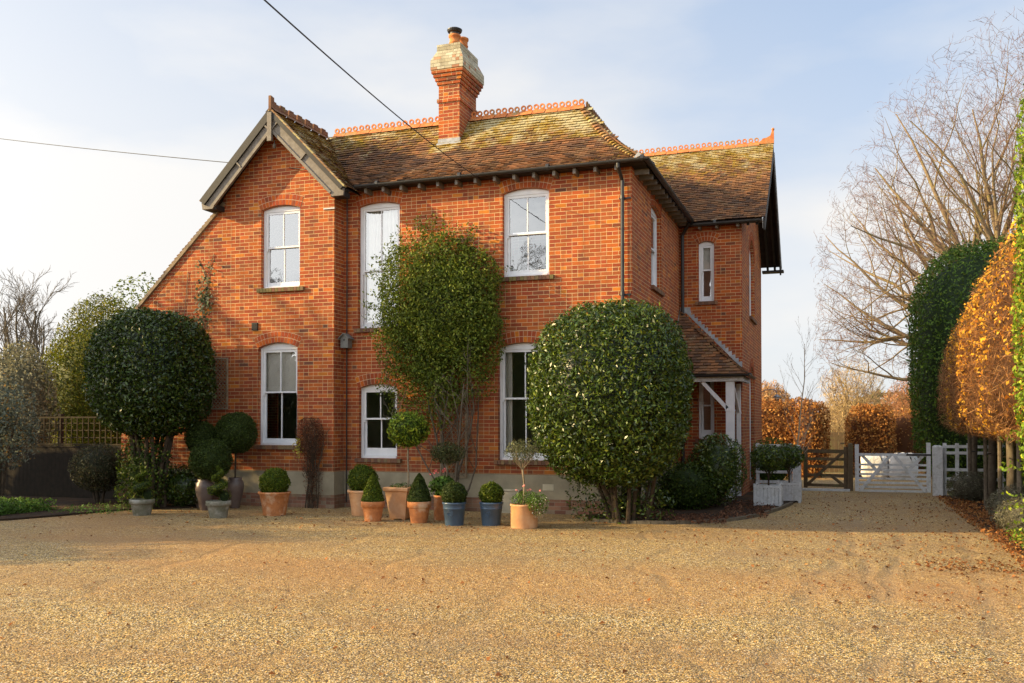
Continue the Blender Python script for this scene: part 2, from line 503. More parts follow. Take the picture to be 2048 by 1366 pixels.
class MB:
    """collects faces for ONE mesh object, in world coordinates"""

    def __init__(s):
        s.v, s.f, s.c, s.m = [], [], [], []

    def face(s, pts, col=None, moss=0.0):
        i = len(s.v)
        s.v += [tuple(p) for p in pts]
        s.f.append(tuple(range(i, i + len(pts))))
        s.c.append(col)
        s.m.append(moss)

    def add(s, verts, faces, col=None, moss=0.0):
        i = len(s.v)
        s.v += [tuple(p) for p in verts]
        for f in faces:
            s.f.append(tuple(k + i for k in f))
            s.c.append(col)
            s.m.append(moss)

    def hexa(s, p, col=None, moss=0.0):
        """8 corners: bottom 0-3 ccw, top 4-7 ccw"""
        s.add(p, [(3, 2, 1, 0), (4, 5, 6, 7), (0, 1, 5, 4), (1, 2, 6, 5), (2, 3, 7, 6), (3, 0, 4, 7)], col, moss)

    def box(s, x0, x1, y0, y1, z0, z1, col=None, P=None):
        c = [(x0, y0, z0), (x1, y0, z0), (x1, y1, z0), (x0, y1, z0), (x0, y0, z1), (x1, y0, z1), (x1, y1, z1), (x0, y1, z1)]
        if P:
            c = [P(*q) for q in c]
        s.hexa(c, col)

    def bar(s, a, b, w, h, up=(0, 0, 1), col=None, w2=None, h2=None):
        a, b, up = Vector(a), Vector(b), Vector(up)
        d = (b - a).normalized()
        sd = d.cross(up)
        if sd.length < 1e-4:
            sd = d.cross(Vector((1, 0, 0)))
        sd.normalize()
        u = sd.cross(d).normalized()
        w2 = w if w2 is None else w2
        h2 = h if h2 is None else h2
        s.hexa([a - sd * w / 2 - u * h / 2, a + sd * w / 2 - u * h / 2, b + sd * w2 / 2 - u * h2 / 2, b - sd * w2 / 2 - u * h2 / 2,
                a - sd * w / 2 + u * h / 2, a + sd * w / 2 + u * h / 2, b + sd * w2 / 2 + u * h2 / 2, b - sd * w2 / 2 + u * h2 / 2], col)

    def tube(s, pts, rad, n=8, col=None, cap=True):
        pts = [Vector(p) for p in pts]
        if isinstance(rad, (int, float)):
            rad = [rad] * len(pts)
        base = len(s.v)
        prev = None
        for i, p in enumerate(pts):
            d = (pts[min(i + 1, len(pts) - 1)] - pts[max(i - 1, 0)])
            d = d.normalized() if d.length > 1e-9 else Vector((0, 0, 1))
            if prev is None:
                a = d.cross(Vector((0.13, 0.31, 0.94)))
                if a.length < 1e-3:
                    a = d.cross(Vector((1, 0, 0)))
                a.normalize()
            else:
                a = prev - d * prev.dot(d)
                a = a.normalized() if a.length > 1e-6 else d.orthogonal().normalized()
            prev = a
            bb = d.cross(a)
            for k in range(n):
                t = 2 * math.pi * k / n
                s.v.append(tuple(p + (a * math.cos(t) + bb * math.sin(t)) * rad[i]))
        for i in range(len(pts) - 1):
            for k in range(n):
                k2 = (k + 1) % n
                s.f.append((base + i * n + k, base + i * n + k2, base + (i + 1) * n + k2, base + (i + 1) * n + k))
                s.c.append(col)
                s.m.append(0)
        if cap and n > 3:
            for q in ((0, True), (len(pts) - 1, False)):
                r_ = [base + q[0] * n + k for k in range(n)]
                s.f.append(tuple(reversed(r_)) if q[1] else tuple(r_))
                s.c.append(col)
                s.m.append(0)

    def lathe(s, prof, cx, cy, z0=0.0, n=28, col=None, sx=1.0, sy=1.0, mod=None):
        base = len(s.v)
        for r_, z in prof:
            for k in range(n):
                t = 2 * math.pi * k / n
                rr = r_ * (mod(t, z) if mod else 1.0)
                s.v.append((cx + rr * sx * math.cos(t), cy + rr * sy * math.sin(t), z0 + z))
        for i in range(len(prof) - 1):
            for k in range(n):
                k2 = (k + 1) % n
                s.f.append((base + i * n + k, base + i * n + k2, base + (i + 1) * n + k2, base + (i + 1) * n + k))
                s.c.append(col)
                s.m.append(0)

    def poly_extrude(s, poly, P, w0, w1, col=None):
        """poly in (u,v), extruded from w0 to w1 through mapping P(u,v,w); simple polygons, may be concave"""
        n = len(poly)
        tri = tessellate_polygon([[Vector((u, v, 0)) for u, v in poly]])
        a = [P(u, v, w0) for u, v in poly]
        b_ = [P(u, v, w1) for u, v in poly]
        s.add(a + b_, [tuple(t) for t in tri] + [tuple(n + k for k in reversed(t)) for t in tri]
              + [(i, (i + 1) % n, n + (i + 1) % n, n + i) for i in range(n)], col)

    def build(s, name, mat, parent=None, smooth=False, recalc=True, bevel=0.0):
        me = bpy.data.meshes.new(name)
        me.from_pydata(s.v, [], s.f)
        me.materials.append(MAT[mat] if isinstance(mat, str) else mat)
        if any(c is not None for c in s.c):
            at = me.attributes.new('Col', 'FLOAT_COLOR', 'FACE')
            arr = np.array([col_of(c if c is not None else (0.5, 0.5, 0.5)) for c in s.c], dtype=np.float32)
            at.data.foreach_set('color', arr.ravel())
        if any(s.m):
            at = me.attributes.new('Moss', 'FLOAT', 'FACE')
            at.data.foreach_set('value', np.array(s.m, dtype=np.float32))
        me.update()
        if recalc and len(s.f) < 30000:
            bm = bmesh.new()
            bm.from_mesh(me)
            bmesh.ops.recalc_face_normals(bm, faces=bm.faces)
            bm.to_mesh(me)
            bm.free()
        if smooth:
            me.shade_smooth() if hasattr(me, 'shade_smooth') else None
            me.polygons.foreach_set('use_smooth', [True] * len(me.polygons))
        return link(name, me, parent)


def link(name, me, parent=None):
    o = bpy.data.objects.new(name, me)
    COL.objects.link(o)
    if parent is not None:
        o.parent = parent
        o.location = -wloc(parent)
    return o


def tag(o, label=None, cat=None, group=None, kind=None):
    if label:
        o['label'] = label
    if cat:
        o['category'] = cat
    if group:
        o['group'] = group
    if kind:
        o['kind'] = kind
    return o


def thing(name, label, cat, loc, group=None):
    o = bpy.data.objects.new(name, None)
    o.empty_display_size = 0.2
    COL.objects.link(o)
    o.location = loc
    return tag(o, label, cat, group)


# ------------------------------------------------------------------ plant tools
def leaves_mesh(name, pos, nrm, size, cols, aspect=0.5, spread=0.7, mat='leaf', parent=None, fold=0.25, core=None, droop=0.0):
    """one mesh of many leaf-sized folded faces.  pos,nrm (n,3); cols palette [(w,(r,g,b))]; core: optional (verts, faces, colour)"""
    n = len(pos)
    sz = size * (0.65 + 0.7 * rng.random(n))[:, None]
    nr = nrm + spread * rng.normal(size=(n, 3))
    nr /= np.linalg.norm(nr, axis=1)[:, None] + 1e-9
    t = rng.normal(size=(n, 3))
    t[:, 2] -= droop
    t -= nr * np.sum(t * nr, axis=1)[:, None]
    t /= np.linalg.norm(t, axis=1)[:, None] + 1e-9
    b = np.cross(nr, t)
    a0 = pos - t * sz * 0.5
    a1 = pos + b * sz * aspect * 0.5 + nr * sz * fold * 0.4
    a2 = pos + t * sz * 0.5 - nr * sz * fold * 0.3
    a3 = pos - b * sz * aspect * 0.5 + nr * sz * fold * 0.4
    V = np.stack([a0, a1, a2, a3], axis=1).reshape(-1, 3)
    w = np.array([c[0] for c in cols], float)
    w /= w.sum()
    pal = np.array([c[1] for c in cols], float)
    ci = rng.choice(len(cols), n, p=w)
    C = pal[ci] * (0.45 + 1.15 * rng.random(n) ** 1.3)[:, None]
    F = np.arange(4 * n).reshape(-1, 4)
    nf = n
    lt = np.full(nf, 4)
    idx = F.ravel()
    if core is not None:
        cv, cf, cc = core
        k = len(V)
        V = np.concatenate([V, np.array(cv)])
        idx = np.concatenate([idx, np.concatenate([np.array(f) for f in cf]) + k])
        lt = np.concatenate([lt, [len(f) for f in cf]])
        C = np.concatenate([C, np.tile(np.array(cc), (len(cf), 1))])
        nf += len(cf)
    me = bpy.data.meshes.new(name)
    me.vertices.add(len(V))
    me.vertices.foreach_set('co', V.astype(np.float32).ravel())
    me.loops.add(len(idx))
    me.loops.foreach_set('vertex_index', idx.astype(np.int32))
    me.polygons.add(nf)
    st = np.concatenate([[0], np.cumsum(lt)[:-1]])
    me.polygons.foreach_set('loop_start', st.astype(np.int32))
    at = me.attributes.new('Col', 'FLOAT_COLOR', 'FACE')
    at.data.foreach_set('color', np.concatenate([C, np.ones((nf, 1))], axis=1).astype(np.float32).ravel())
    me.update(calc_edges=True)
    me.materials.append(MAT[mat])
    return link(name, me, parent)


def lump(p, f, seed=0.0):
    x, y, z = p[:, 0], p[:, 1], p[:, 2]
    return (np.sin(f * x + 1.3 * seed) * np.cos(f * 1.17 * y + seed) + np.sin(f * 0.83 * z + 2.1 * seed + 0.6 * f * x)
            + 0.5 * np.sin(2.3 * f * y + f * 1.9 * z + seed) + 0.5 * np.cos(2.7 * f * x - 1.8 * f * z)) / 3.0


def super_dirs(n, e):
    d = rng.normal(size=(n, 3))
    d /= np.linalg.norm(d, axis=1)[:, None]
    k = (np.abs(d) ** e).sum(axis=1) ** (1 / e)
    return d, d / k[:, None]


def blob(center, radii, n, e=2.0, lumpy=0.04, lf=3.0, depth=0.15, seed=1.0, zcut=None, fuzz=0.03):
    """points + normals in the outer shell of a super-ellipsoid"""
    c, r_ = np.array(center, float), np.array(radii, float)
    d, s = super_dirs(int(n), e)
    q = s * r_
    k = 1 + lumpy * lump(q + c, lf, seed) + fuzz * lump(q + c, lf * 4.3, seed + 2) * (1.0 / max(radii))
    dep = 1 - depth * rng.random(len(q)) ** 1.7 + 0.018 * rng.normal(size=len(q))
    p = c + q * (k * dep)[:, None]
    nn = d * np.abs(d) ** (e - 2) if e > 2 else d
    nn = nn / r_
    nn /= np.linalg.norm(nn, axis=1)[:, None]
    if zcut is not None:
        m = p[:, 2] > zcut
        p, nn = p[m], nn[m]
    return p, nn


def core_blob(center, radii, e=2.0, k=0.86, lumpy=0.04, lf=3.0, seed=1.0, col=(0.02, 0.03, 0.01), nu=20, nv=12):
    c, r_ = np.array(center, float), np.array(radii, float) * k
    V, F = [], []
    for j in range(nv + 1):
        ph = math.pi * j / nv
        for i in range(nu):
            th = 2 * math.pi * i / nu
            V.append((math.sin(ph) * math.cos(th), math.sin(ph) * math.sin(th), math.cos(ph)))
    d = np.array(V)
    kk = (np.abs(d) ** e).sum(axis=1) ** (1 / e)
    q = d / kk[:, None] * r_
    q = c + q * (1 + lumpy * lump(q + c, lf, seed))[:, None]
    for j in range(nv):
        for i in range(nu):
            i2 = (i + 1) % nu
            F.append((j * nu + i, (j + 1) * nu + i, (j + 1) * nu + i2, j * nu + i2))
    return q, F, col


def merge_cores(cores):
    V, F = [], []
    for q, f, c in cores:
        k = sum(len(v) for v in V)
        V.append(np.array(q))
        F += [tuple(i + k for i in ff) for ff in f]
    return np.concatenate(V), F, cores[0][2]


GREEN = dict(
    dull=[(4, (0.055, 0.060, 0.028)), (3, (0.080, 0.075, 0.035)), (1, (0.11, 0.075, 0.04))],
    laurel=[(5, (0.030, 0.062, 0.012)), (4, (0.045, 0.085, 0.016)), (2, (0.080, 0.125, 0.022)), (1, (0.13, 0.17, 0.04))],
    holly=[(6, (0.018, 0.040, 0.012)), (4, (0.028, 0.055, 0.016)), (1, (0.06, 0.09, 0.03))],
    box=[(5, (0.030, 0.065, 0.010)), (4, (0.048, 0.088, 0.014)), (2, (0.075, 0.115, 0.018))],
    boxdark=[(5, (0.022, 0.045, 0.013)), (4, (0.032, 0.060, 0.018))],
    yew=[(5, (0.055, 0.075, 0.008)), (4, (0.085, 0.095, 0.010)), (2, (0.12, 0.115, 0.012))],
    bright=[(4, (0.12, 0.20, 0.015)), (4, (0.19, 0.27, 0.02)), (2, (0.30, 0.34, 0.03)), (1, (0.06, 0.11, 0.012))],
    silver=[(4, (0.17, 0.17, 0.10)), (4, (0.23, 0.22, 0.13)), (2, (0.32, 0.29, 0.15))],
    greyleaf=[(4, (0.10, 0.12, 0.085)), (4, (0.14, 0.16, 0.12)), (1, (0.24, 0.15, 0.04))],
    hedge=[(5, (0.030, 0.070, 0.014)), (4, (0.048, 0.100, 0.018)), (1, (0.08, 0.135, 0.025))],
    beech=[(5, (0.42, 0.20, 0.05)), (4, (0.31, 0.13, 0.035)), (3, (0.56, 0.32, 0.10)), (1, (0.18, 0.08, 0.025))],
    gold=[(5, (0.66, 0.33, 0.03)), (3, (0.78, 0.46, 0.05)), (2, (0.50, 0.20, 0.025))],
    brown=[(5, (0.13, 0.065, 0.035)), (4, (0.20, 0.095, 0.05)), (1, (0.07, 0.04, 0.025))],
    climber=[(4, (0.060, 0.095, 0.016)), (4, (0.085, 0.125, 0.022)), (2, (0.14, 0.17, 0.035)), (1, (0.035, 0.06, 0.012))],
    lavender=[(4, (0.13, 0.12, 0.08)), (3, (0.18, 0.17, 0.11)), (1, (0.08, 0.09, 0.045))],
    grass=[(5, (0.075, 0.15, 0.02)), (4, (0.11, 0.20, 0.03)), (1, (0.05, 0.09, 0.015))],
    fargold=[(4, (0.46, 0.26, 0.10)), (3, (0.56, 0.36, 0.16)), (2, (0.36, 0.20, 0.08))],
    leaf_litter=[(4, (0.30, 0.12, 0.035)), (3, (0.20, 0.085, 0.03)), (2, (0.42, 0.22, 0.07))],
)

for k_, g_ in dict(laurel=(1.40, 1.25, 0.65), holly=(1.75, 1.5, 0.55), box=(2.1, 1.6, 0.75), boxdark=(1.9, 1.5, 0.85), hedge=(1.7, 1.45, 0.9), climber=(1.4, 1.3, 0.8), yew=(1.7, 1.6, 1.0)).items():
    GREEN[k_] = [(w, (c[0] * g_[0], c[1] * g_[1], c[2] * g_[2])) for w, c in GREEN[k_]]


def branch_lines(start, direction, length, radius, depth, opts, out, rnd):
    """recursive limbs: out gets (points, radii, level)"""
    nseg = max(3, int(opts.get('seg', 5) - (opts['levels'] - depth) * 0.5))
    p, d = Vector(start), Vector(direction).normalized()
    pts, rad = [p.copy()], [radius]
    wob = opts.get('wob', 0.18)
    up = opts.get('up', 0.1)
    for i in range(nseg):
        d = (d + Vector((rnd.gauss(0, wob), rnd.gauss(0, wob), rnd.gauss(0, wob) + up))).normalized()
        p = p + d * (length / nseg)
        pts.append(p.copy())
        rad.append(radius * (1 - (1 - opts.get('taper', 0.35)) * (i + 1) / nseg))
    out.append((pts, rad, opts['levels'] - depth))
    if depth <= 0:
        return
    nb = opts['nb'][opts['levels'] - depth]
    for k in range(nb):
        t = opts.get('t0', 0.3) + (1 - opts.get('t0', 0.3)) * (k + rnd.random() * 0.8) / nb
        i = min(int(t * nseg), nseg - 1)
        q = pts[i].lerp(pts[i + 1], t * nseg - i)
        ax = (pts[i + 1] - pts[i]).normalized()
        side = ax.cross(Vector((rnd.gauss(0, 1), rnd.gauss(0, 1), rnd.gauss(0, 1)))).normalized()
        ang = R(rnd.uniform(*opts.get('ang', (25, 55))))
        nd = ax * math.cos(ang) + side * math.sin(ang)
        nl = length * rnd.uniform(*opts.get('ls', (0.5, 0.8))) * (1 - 0.35 * t)
        branch_lines(q, nd, nl, max(rad[i] * opts.get('rs', 0.55), opts.get('rmin', 0.003)), depth - 1, opts, out, rnd)


def lines_to_mb(lines, mb, clip=None, col=None):
    for pts, rad, lv in lines:
        if clip and not clip(pts[-1]):
            continue
        mb.tube(pts, rad, 7 if lv == 0 else 5 if lv <= 1 else 3, col, cap=False)


# ================================================================== GROUND
def sheet(name, poly, z, mat, kind='structure', h=0.0):
    mb = MB()
    P = lambda u, v, w: (u, v, w)
    tri = tessellate_polygon([[Vector((u, v, 0)) for u, v in poly]])
    n = len(poly)
    top = [(u, v, z + h) for u, v in poly]
    mb.add(top, [tuple(t) for t in tri])
    if h:
        bot = [(u, v, z - 0.02) for u, v in poly]
        mb.add(top + bot, [(i, (i + 1) % n, n + (i + 1) % n, n + i) for i in range(n)])
    o = mb.build(name, mat, recalc=False)
    if o.data.polygons[0].normal.z < 0:
        o.data.flip_normals()
    return tag(o, kind=kind)


sheet('ground', [(-900, -300), (900, -300), (900, 1500), (-900, 1500)], -0.03, 'field')
sheet('gravel_drive', [(-26, -9), (9, -9), (9, 6), (4.6, 8.2), (2.9, 10.5), (2.35, 13), (2.35, 24), (2.9, 34.0), (-2.9, 34.0), (-2.9, 24.0), (-3.6, 17.2), (-14, 17.0), (-14.2, 12.5), (-26, 11.0)],
      0.0, 'gravel')
def smooth_line(pts, n=6):
    out = []
    P = [Vector(p + (0,)) for p in pts]
    for i in range(len(P) - 1):
        a, b, c, d = P[max(i - 1, 0)], P[i], P[i + 1], P[min(i + 2, len(P) - 1)]
        for k in range(n):
            t = k / n
            q = 0.5 * ((2 * b) + (c - a) * t + (2 * a - 5 * b + 4 * c - d) * t * t + (3 * b - a - 3 * c + d) * t ** 3)
            out.append((q.x, q.y))
    out.append(pts[-1])
    return out


edgeL = smooth_line([(-24, 11.2), (-18, 11.9), (-14.5, 12.2), (-13.75, 13.2), (-13.45, 14.6), (-12.9, 15.3), (-12.3, 15.9), (-12.1, 16.58)])
edgeR = smooth_line([(-4.5, 16.98), (-4.15, 15.9), (-2.9, 15.85), (-1.8, 16.9), (-1.25, 19.0), (-0.98, 21.5), (-0.95, 23.6)])
edgeRR = smooth_line([(3.4, 8.0), (2.5, 11.5), (2.2, 13.6), (2.2, 17), (2.15, 21), (2.2, 24.0)])
sheet('flower_bed', edgeL + [(-24, 16.58)], 0.0, 'soil', h=0.035)
sheet('flower_bed', edgeR + [(-2.24, 23.6), (-2.24, 22.28), (-3.66, 22.28), (-3.66, 16.98)], 0.0, 'soil', h=0.035)
sheet('flower_bed', edgeRR + [(5.6, 24.0), (5.4, 17.0), (5.6, 9.0), (4.8, 8.0)], 0.0, 'soil', h=0.035)


def kerb(pts, w=0.06, h=0.07):
    mb = MB()
    for i in range(len(pts) - 1):
        a, b = Vector(pts[i] + (h / 2 - 0.01,)), Vector(pts[i + 1] + (h / 2 - 0.01,))
        b = a.lerp(b, 0.985)
        j = random.uniform(-0.006, 0.006)
        mb.bar(a + Vector((0, 0, j)), b + Vector((0, 0, j)), w, h)
    return tag(mb.build('kerb_edging', 'kerb'), kind='structure')


kerb(edgeR[6:-8])

# ================================================================== HOUSE
YG, Y0, XC, YW, XW = 16.6, 17.0, -3.68, 22.3, -2.22
GX0, GX1, GA = -15.15, -9.76, -11.06           # gable range: left end, right corner, apex
house = thing('brick_house', 'red brick country house of two storeys with mossy tiled roofs and white sash windows', 'house', (-9, 17, 0))
FY = lambda Y: (lambda u, v, w: (u, Y + w, v))           # wall facing the camera
FX = lambda X: (lambda u, v, w: (X - w, u, v))           # wall facing right


def arc_pts(u0, u1, spring, crown, n=10):
    w, h = (u1 - u0) / 2, crown - spring
    if h < 1e-4:
        return [(u1, spring), (u0, spring)]
    rr = (w * w + h * h) / (2 * h)
    cu, cv = (u0 + u1) / 2, crown - rr
    a = math.asin(min(1, w / rr))
    return [(cu + rr * math.sin(a - 2 * a * k / n), cv + rr * math.cos(a - 2 * a * k / n)) for k in range(n + 1)]


def opening(u0, u1, sill, spring, crown):
    return [(u0, sill), (u1, sill)] + arc_pts(u0, u1, spring, crown)


def wall(name, outline, holes, P, mat='brick', reveal=0.24, parent=house, flip=False):
    mb = MB()
    polys = [outline] + holes
    tri = tessellate_polygon([[Vector((u, v, 0)) for u, v in q] for q in polys])
    pts = [P(u, v, 0) for q in polys for u, v in q]
    mb.add(pts, [tuple(t) for t in tri])
    for q in holes:
        n = len(q)
        mb.add([P(u, v, 0) for u, v in q] + [P(u, v, reveal) for u, v in q], [(i, (i + 1) % n, n + (i + 1) % n, n + i) for i in range(n)])
    return mb.build(name, mat, parent, recalc=False)


def voussoirs(P, u0, u1, spring, crown, rings=2, hgt=0.115, proud=0.006):
    mb = MB()
    w, h = (u1 - u0) / 2 + 0.02, max(crown - spring, 0.03)
    rr = (w * w + h * h) / (2 * h)
    cu, cv = (u0 + u1) / 2, crown - rr
    a = math.asin(min(1, w / rr))
    n = max(5, int(2 * a * (rr + 0.1) / 0.078))
    mort = (0.56, 0.40, 0.25)
    for k in range(n):
        a0 = -a + 2 * a * k / n
        a1 = -a + 2 * a * (k + 1) / n
        g = 0.0045 / rr
        for j in range(rings):
            r0, r1 = rr + 0.004 + j * hgt, rr + (j + 1) * hgt - 0.008
            c = random.choices([p[1] for p in PAL], [p[0] for p in PAL])[0]
            q = [(cu + r_ * math.sin(t), cv + r_ * math.cos(t)) for r_, t in ((r0, a0 + g), (r0, a1 - g), (r1, a1 - g), (r1, a0 + g))]
            mb.add([P(u, v, 0.03) for u, v in q] + [P(u, v, -proud) for u, v in q],
                   [(4, 5, 6, 7), (0, 1, 5, 4), (1, 2, 6, 5), (2, 3, 7, 6), (3, 0, 4, 7)], c)
        q = [(cu + r_ * math.sin(t), cv + r_ * math.cos(t)) for r_, t in ((rr + 0.002, a0), (rr + 0.002, a1), (rr + rings * hgt, a1), (rr + rings * hgt, a0))]
        mb.face([P(u, v, -0.002) for u, v in q], mort)
    return mb.build('arch', 'voussoir', None, recalc=True)


def reparent(o, parent):
    o.parent = parent
    o.location = -wloc(parent)
    return o


def brick_sill(P, u0, u1, top, parent, mossy=False):
    mb = MB()
    u = u0 - 0.07
    while u < u1 + 0.05:
        c = random.choice([(0.20, 0.10, 0.06), (0.16, 0.085, 0.055), (0.25, 0.13, 0.07), (0.22, 0.15, 0.08)])
        if mossy and random.random() < 0.5:
            c = (0.19, 0.15, 0.06)
        mb.box(u + 0.003, u + 0.072, top - 0.085, top - 0.004, -0.065, 0.12, c, P=lambda a, b, d: P(a, b, d))
        u += 0.075
    o = MB()
    o.v, o.f, o.c, o.m = mb.v, mb.f, mb.c, mb.m
    return o.build('sill', 'voussoir', parent)


def fix_box(mb, P, u0, u1, v0, v1, w0, w1, col=None):
    c = [P(u0, v0, w0), P(u1, v0, w0), P(u1, v0, w1), P(u0, v0, w1), P(u0, v1, w0), P(u1, v1, w0), P(u1, v1, w1), P(u0, v1, w1)]
    mb.hexa(c, col)


def sash_window(P, u0, u1, sill, spring, crown, mid=None, bars=1, blind=None, arch=True, sillbrick=True, mossy=False, bottomrail=0.09):
    """a box-sash window: frame (the part) with sashes, glass, arch, sill and blind as its sub-parts"""
    mid = mid if mid is not None else (sill + spring) / 2
    fr = MB()
    F = 0.055
    D0, D1 = 0.095, 0.20
    fix_box(fr, P, u0 + 0.002, u0 + F, sill, spring, D0, D1)
    fix_box(fr, P, u1 - F, u1 - 0.002, sill, spring, D0, D1)
    fix_box(fr, P, u0 + F, u1 - F, sill, sill + 0.045, D0 - 0.03, D1)
    headv = spring - 0.035
    poly = [(u0 + F, headv), (u1 - F, headv), (u1 - F, spring)] + [(u, v) for u, v in arc_pts(u0 + 0.002, u1 - 0.002, spring, crown - 0.003)] + [(u0 + F, spring)]
    fr.poly_extrude(poly, P, D0, D1)
    win = fr.build('window', 'white', house)
    a, b = u0 + F + 0.002, u1 - F - 0.002
    st = 0.045

    def sash(v0, v1, w0, rail_b, rail_t):
        mb = MB()
        w1 = w0 + 0.04
        fix_box(mb, P, a, a + st, v0, v1, w0, w1)
        fix_box(mb, P, b - st, b, v0, v1, w0, w1)
        fix_box(mb, P, a + st, b - st, v0, v0 + rail_b, w0, w1)
        fix_box(mb, P, a + st, b - st, v1 - rail_t, v1, w0, w1)
        for k in range(bars):
            c = a + (b - a) * (k + 1) / (bars + 1)
            fix_box(mb, P, c - 0.011, c + 0.011, v0 + rail_b, v1 - rail_t, w0 + 0.004, w1 - 0.006)
        if w0 < 0.13:
            for q in (a, b - 0.03):
                fix_box(mb, P, q, q + 0.03, v0 - 0.05, v0 - 0.001, w0, w1 - 0.01)
        mb.build('sash', 'white', win)
        g = MB()
        g.face([P(a + st, v0 + rail_b, w0 + 0.018), P(b - st, v0 + rail_b, w0 + 0.018), P(b - st, v1 - rail_t, w0 + 0.018), P(a + st, v1 - rail_t, w0 + 0.018)])
        g.build('pane', 'glass', win, recalc=False)
    sash(mid - 0.02, headv - 0.002, 0.112, 0.035, 0.05)
    sash(sill + 0.047, mid + 0.018, 0.154, bottomrail, 0.035)
    if arch:
        reparent(voussoirs(P, u0, u1, spring, crown), win)
    if sillbrick:
        brick_sill(P, u0, u1, sill, win, mossy)
    if blind:
        blind(win, P, a, b)
    return win


def roman_blind(v0, v1, w=0.215):
    def f(win, P, a, b):
        mb = MB()
        n = 4
        for k in range(n):
            t0, t1 = v0 + (v1 - v0) * k / n, v0 + (v1 - v0) * (k + 1) / n
            mb.face([P(a - 0.03, t0, w + 0.015), P(b + 0.03, t0, w + 0.015), P(b + 0.03, t1, w), P(a - 0.03, t1, w)])
            mb.face([P(a - 0.03, t0, w + 0.015), P(b + 0.03, t0, w + 0.015), P(b + 0.03, t0, w), P(a - 0.03, t0, w)])
        mb.build('roman_blind', 'curtain', win, recalc=False)
    return f


def curtain(u_frac0, u_frac1, v0, v1, w=0.24):
    def f(win, P, a, b):
        mb = MB()
        ua, ub = a + (b - a) * u_frac0, a + (b - a) * u_frac1
        n = max(8, int((ub - ua) / 0.018))
        pr = None
        for k in range(n + 1):
            u = ua + (ub - ua) * k / n
            w_ = w + 0.022 * math.sin(k * 1.15) + 0.008 * math.sin(k * 2.7)
            if pr:
                mb.face([P(pr[0], v0, pr[1]), P(u, v0, w_), P(u, v1, w_), P(pr[0], v1, pr[1])])
            pr = (u, w_)
        mb.build('curtain', 'curtain', win, smooth=True, recalc=False)
    return f


PG, PM, PS, PW, PR = FY(YG), FY(Y0), FX(XC), FY(YW), FX(XW)
W_GU = (-11.51, -10.57, 4.55, 6.20, 6.28)
W_GL = (-11.57, -10.62, 1.27, 3.30, 3.41)
W_M1 = (-9.43, -8.48, 3.68, 6.20, 6.27)
W_M2 = (-9.40, -8.53, 1.01, 2.45, 2.53)
W_M3 = (-6.25, -5.30, 4.57, 6.21, 6.29)
W_M4 = (-6.34, -5.30, 1.01, 3.20, 3.29)
W_S1 = (18.83, 19.93, 4.55, 6.18, 6.26)
W_W1 = (-3.23, -2.86, 4.62, 6.0, 6.06)
W_W2 = (-3.24, -2.87, 1.36, 2.82, 2.87)
W_R1 = (24.2, 25.6, 4.45, 6.0, 6.5)
W_R2 = (24.1, 25.4, 0.25, 2.75, 3.2)
op = lambda w: opening(w[0], w[1], w[2], w[3], w[4])
PL = 0.735     # top of the rendered plinth
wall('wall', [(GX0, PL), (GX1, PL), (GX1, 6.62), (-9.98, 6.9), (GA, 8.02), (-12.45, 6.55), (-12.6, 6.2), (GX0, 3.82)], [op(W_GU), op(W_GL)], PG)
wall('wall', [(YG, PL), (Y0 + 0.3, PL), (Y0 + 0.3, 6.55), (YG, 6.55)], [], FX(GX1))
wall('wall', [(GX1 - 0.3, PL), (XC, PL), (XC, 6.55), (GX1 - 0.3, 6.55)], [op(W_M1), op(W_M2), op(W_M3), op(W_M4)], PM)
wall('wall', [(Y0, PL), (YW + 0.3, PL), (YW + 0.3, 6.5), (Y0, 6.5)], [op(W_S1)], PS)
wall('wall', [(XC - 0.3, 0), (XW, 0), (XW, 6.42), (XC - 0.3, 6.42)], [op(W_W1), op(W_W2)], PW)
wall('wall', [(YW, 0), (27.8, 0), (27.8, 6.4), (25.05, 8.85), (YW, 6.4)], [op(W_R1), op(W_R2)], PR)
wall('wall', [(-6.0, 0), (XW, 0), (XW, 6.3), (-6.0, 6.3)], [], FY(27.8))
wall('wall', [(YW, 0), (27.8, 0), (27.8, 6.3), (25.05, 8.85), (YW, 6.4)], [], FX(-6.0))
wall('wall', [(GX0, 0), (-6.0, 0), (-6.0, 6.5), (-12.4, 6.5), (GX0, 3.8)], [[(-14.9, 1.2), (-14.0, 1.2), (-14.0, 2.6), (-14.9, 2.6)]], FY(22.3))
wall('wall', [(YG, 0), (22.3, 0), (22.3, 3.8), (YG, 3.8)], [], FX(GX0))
wall('interior_wall', [(XC - 0.1, 0.3), (XW - 0.26, 0.3), (XW - 0.26, 6.3), (XC - 0.1, 6.3)], [], FY(24.0), 'inner')
# rendered plinth, proud of the brickwork, over an old brick footing
mb = MB()
pr = 0.03
mb.box(GX0 - 0.01, GX1 + pr, YG - pr, YG + 0.3, 0.27, PL)
mb.box(GX1 - 0.2, XC + pr, Y0 - pr, Y0 + 0.3, 0.27, PL - 0.003)
mb.box(GX1 - 0.25, GX1 + pr - 0.002, YG, Y0 + 0.1, 0.272, PL - 0.002)
mb.box(XC - 0.3, XC + pr - 0.003, Y0, YW, 0.271, PL - 0.005)
mb.build('plinth', 'render', house, recalc=False)
mb = MB()
mb.box(GX0 - 0.012, GX1 + 0.05, YG - 0.05, YG + 0.28, -0.05, 0.269)
mb.box(GX1 - 0.2, XC + 0.05, Y0 - 0.045, Y0 + 0.28, -0.05, 0.268)
mb.box(GX1 - 0.25, GX1 + 0.048, YG, Y0 + 0.1, -0.05, 0.267)
mb.box(XC - 0.3, XC + 0.048, Y0, YW, -0.05, 0.266)
mb.build('footing', 'brick_old', house, recalc=False)
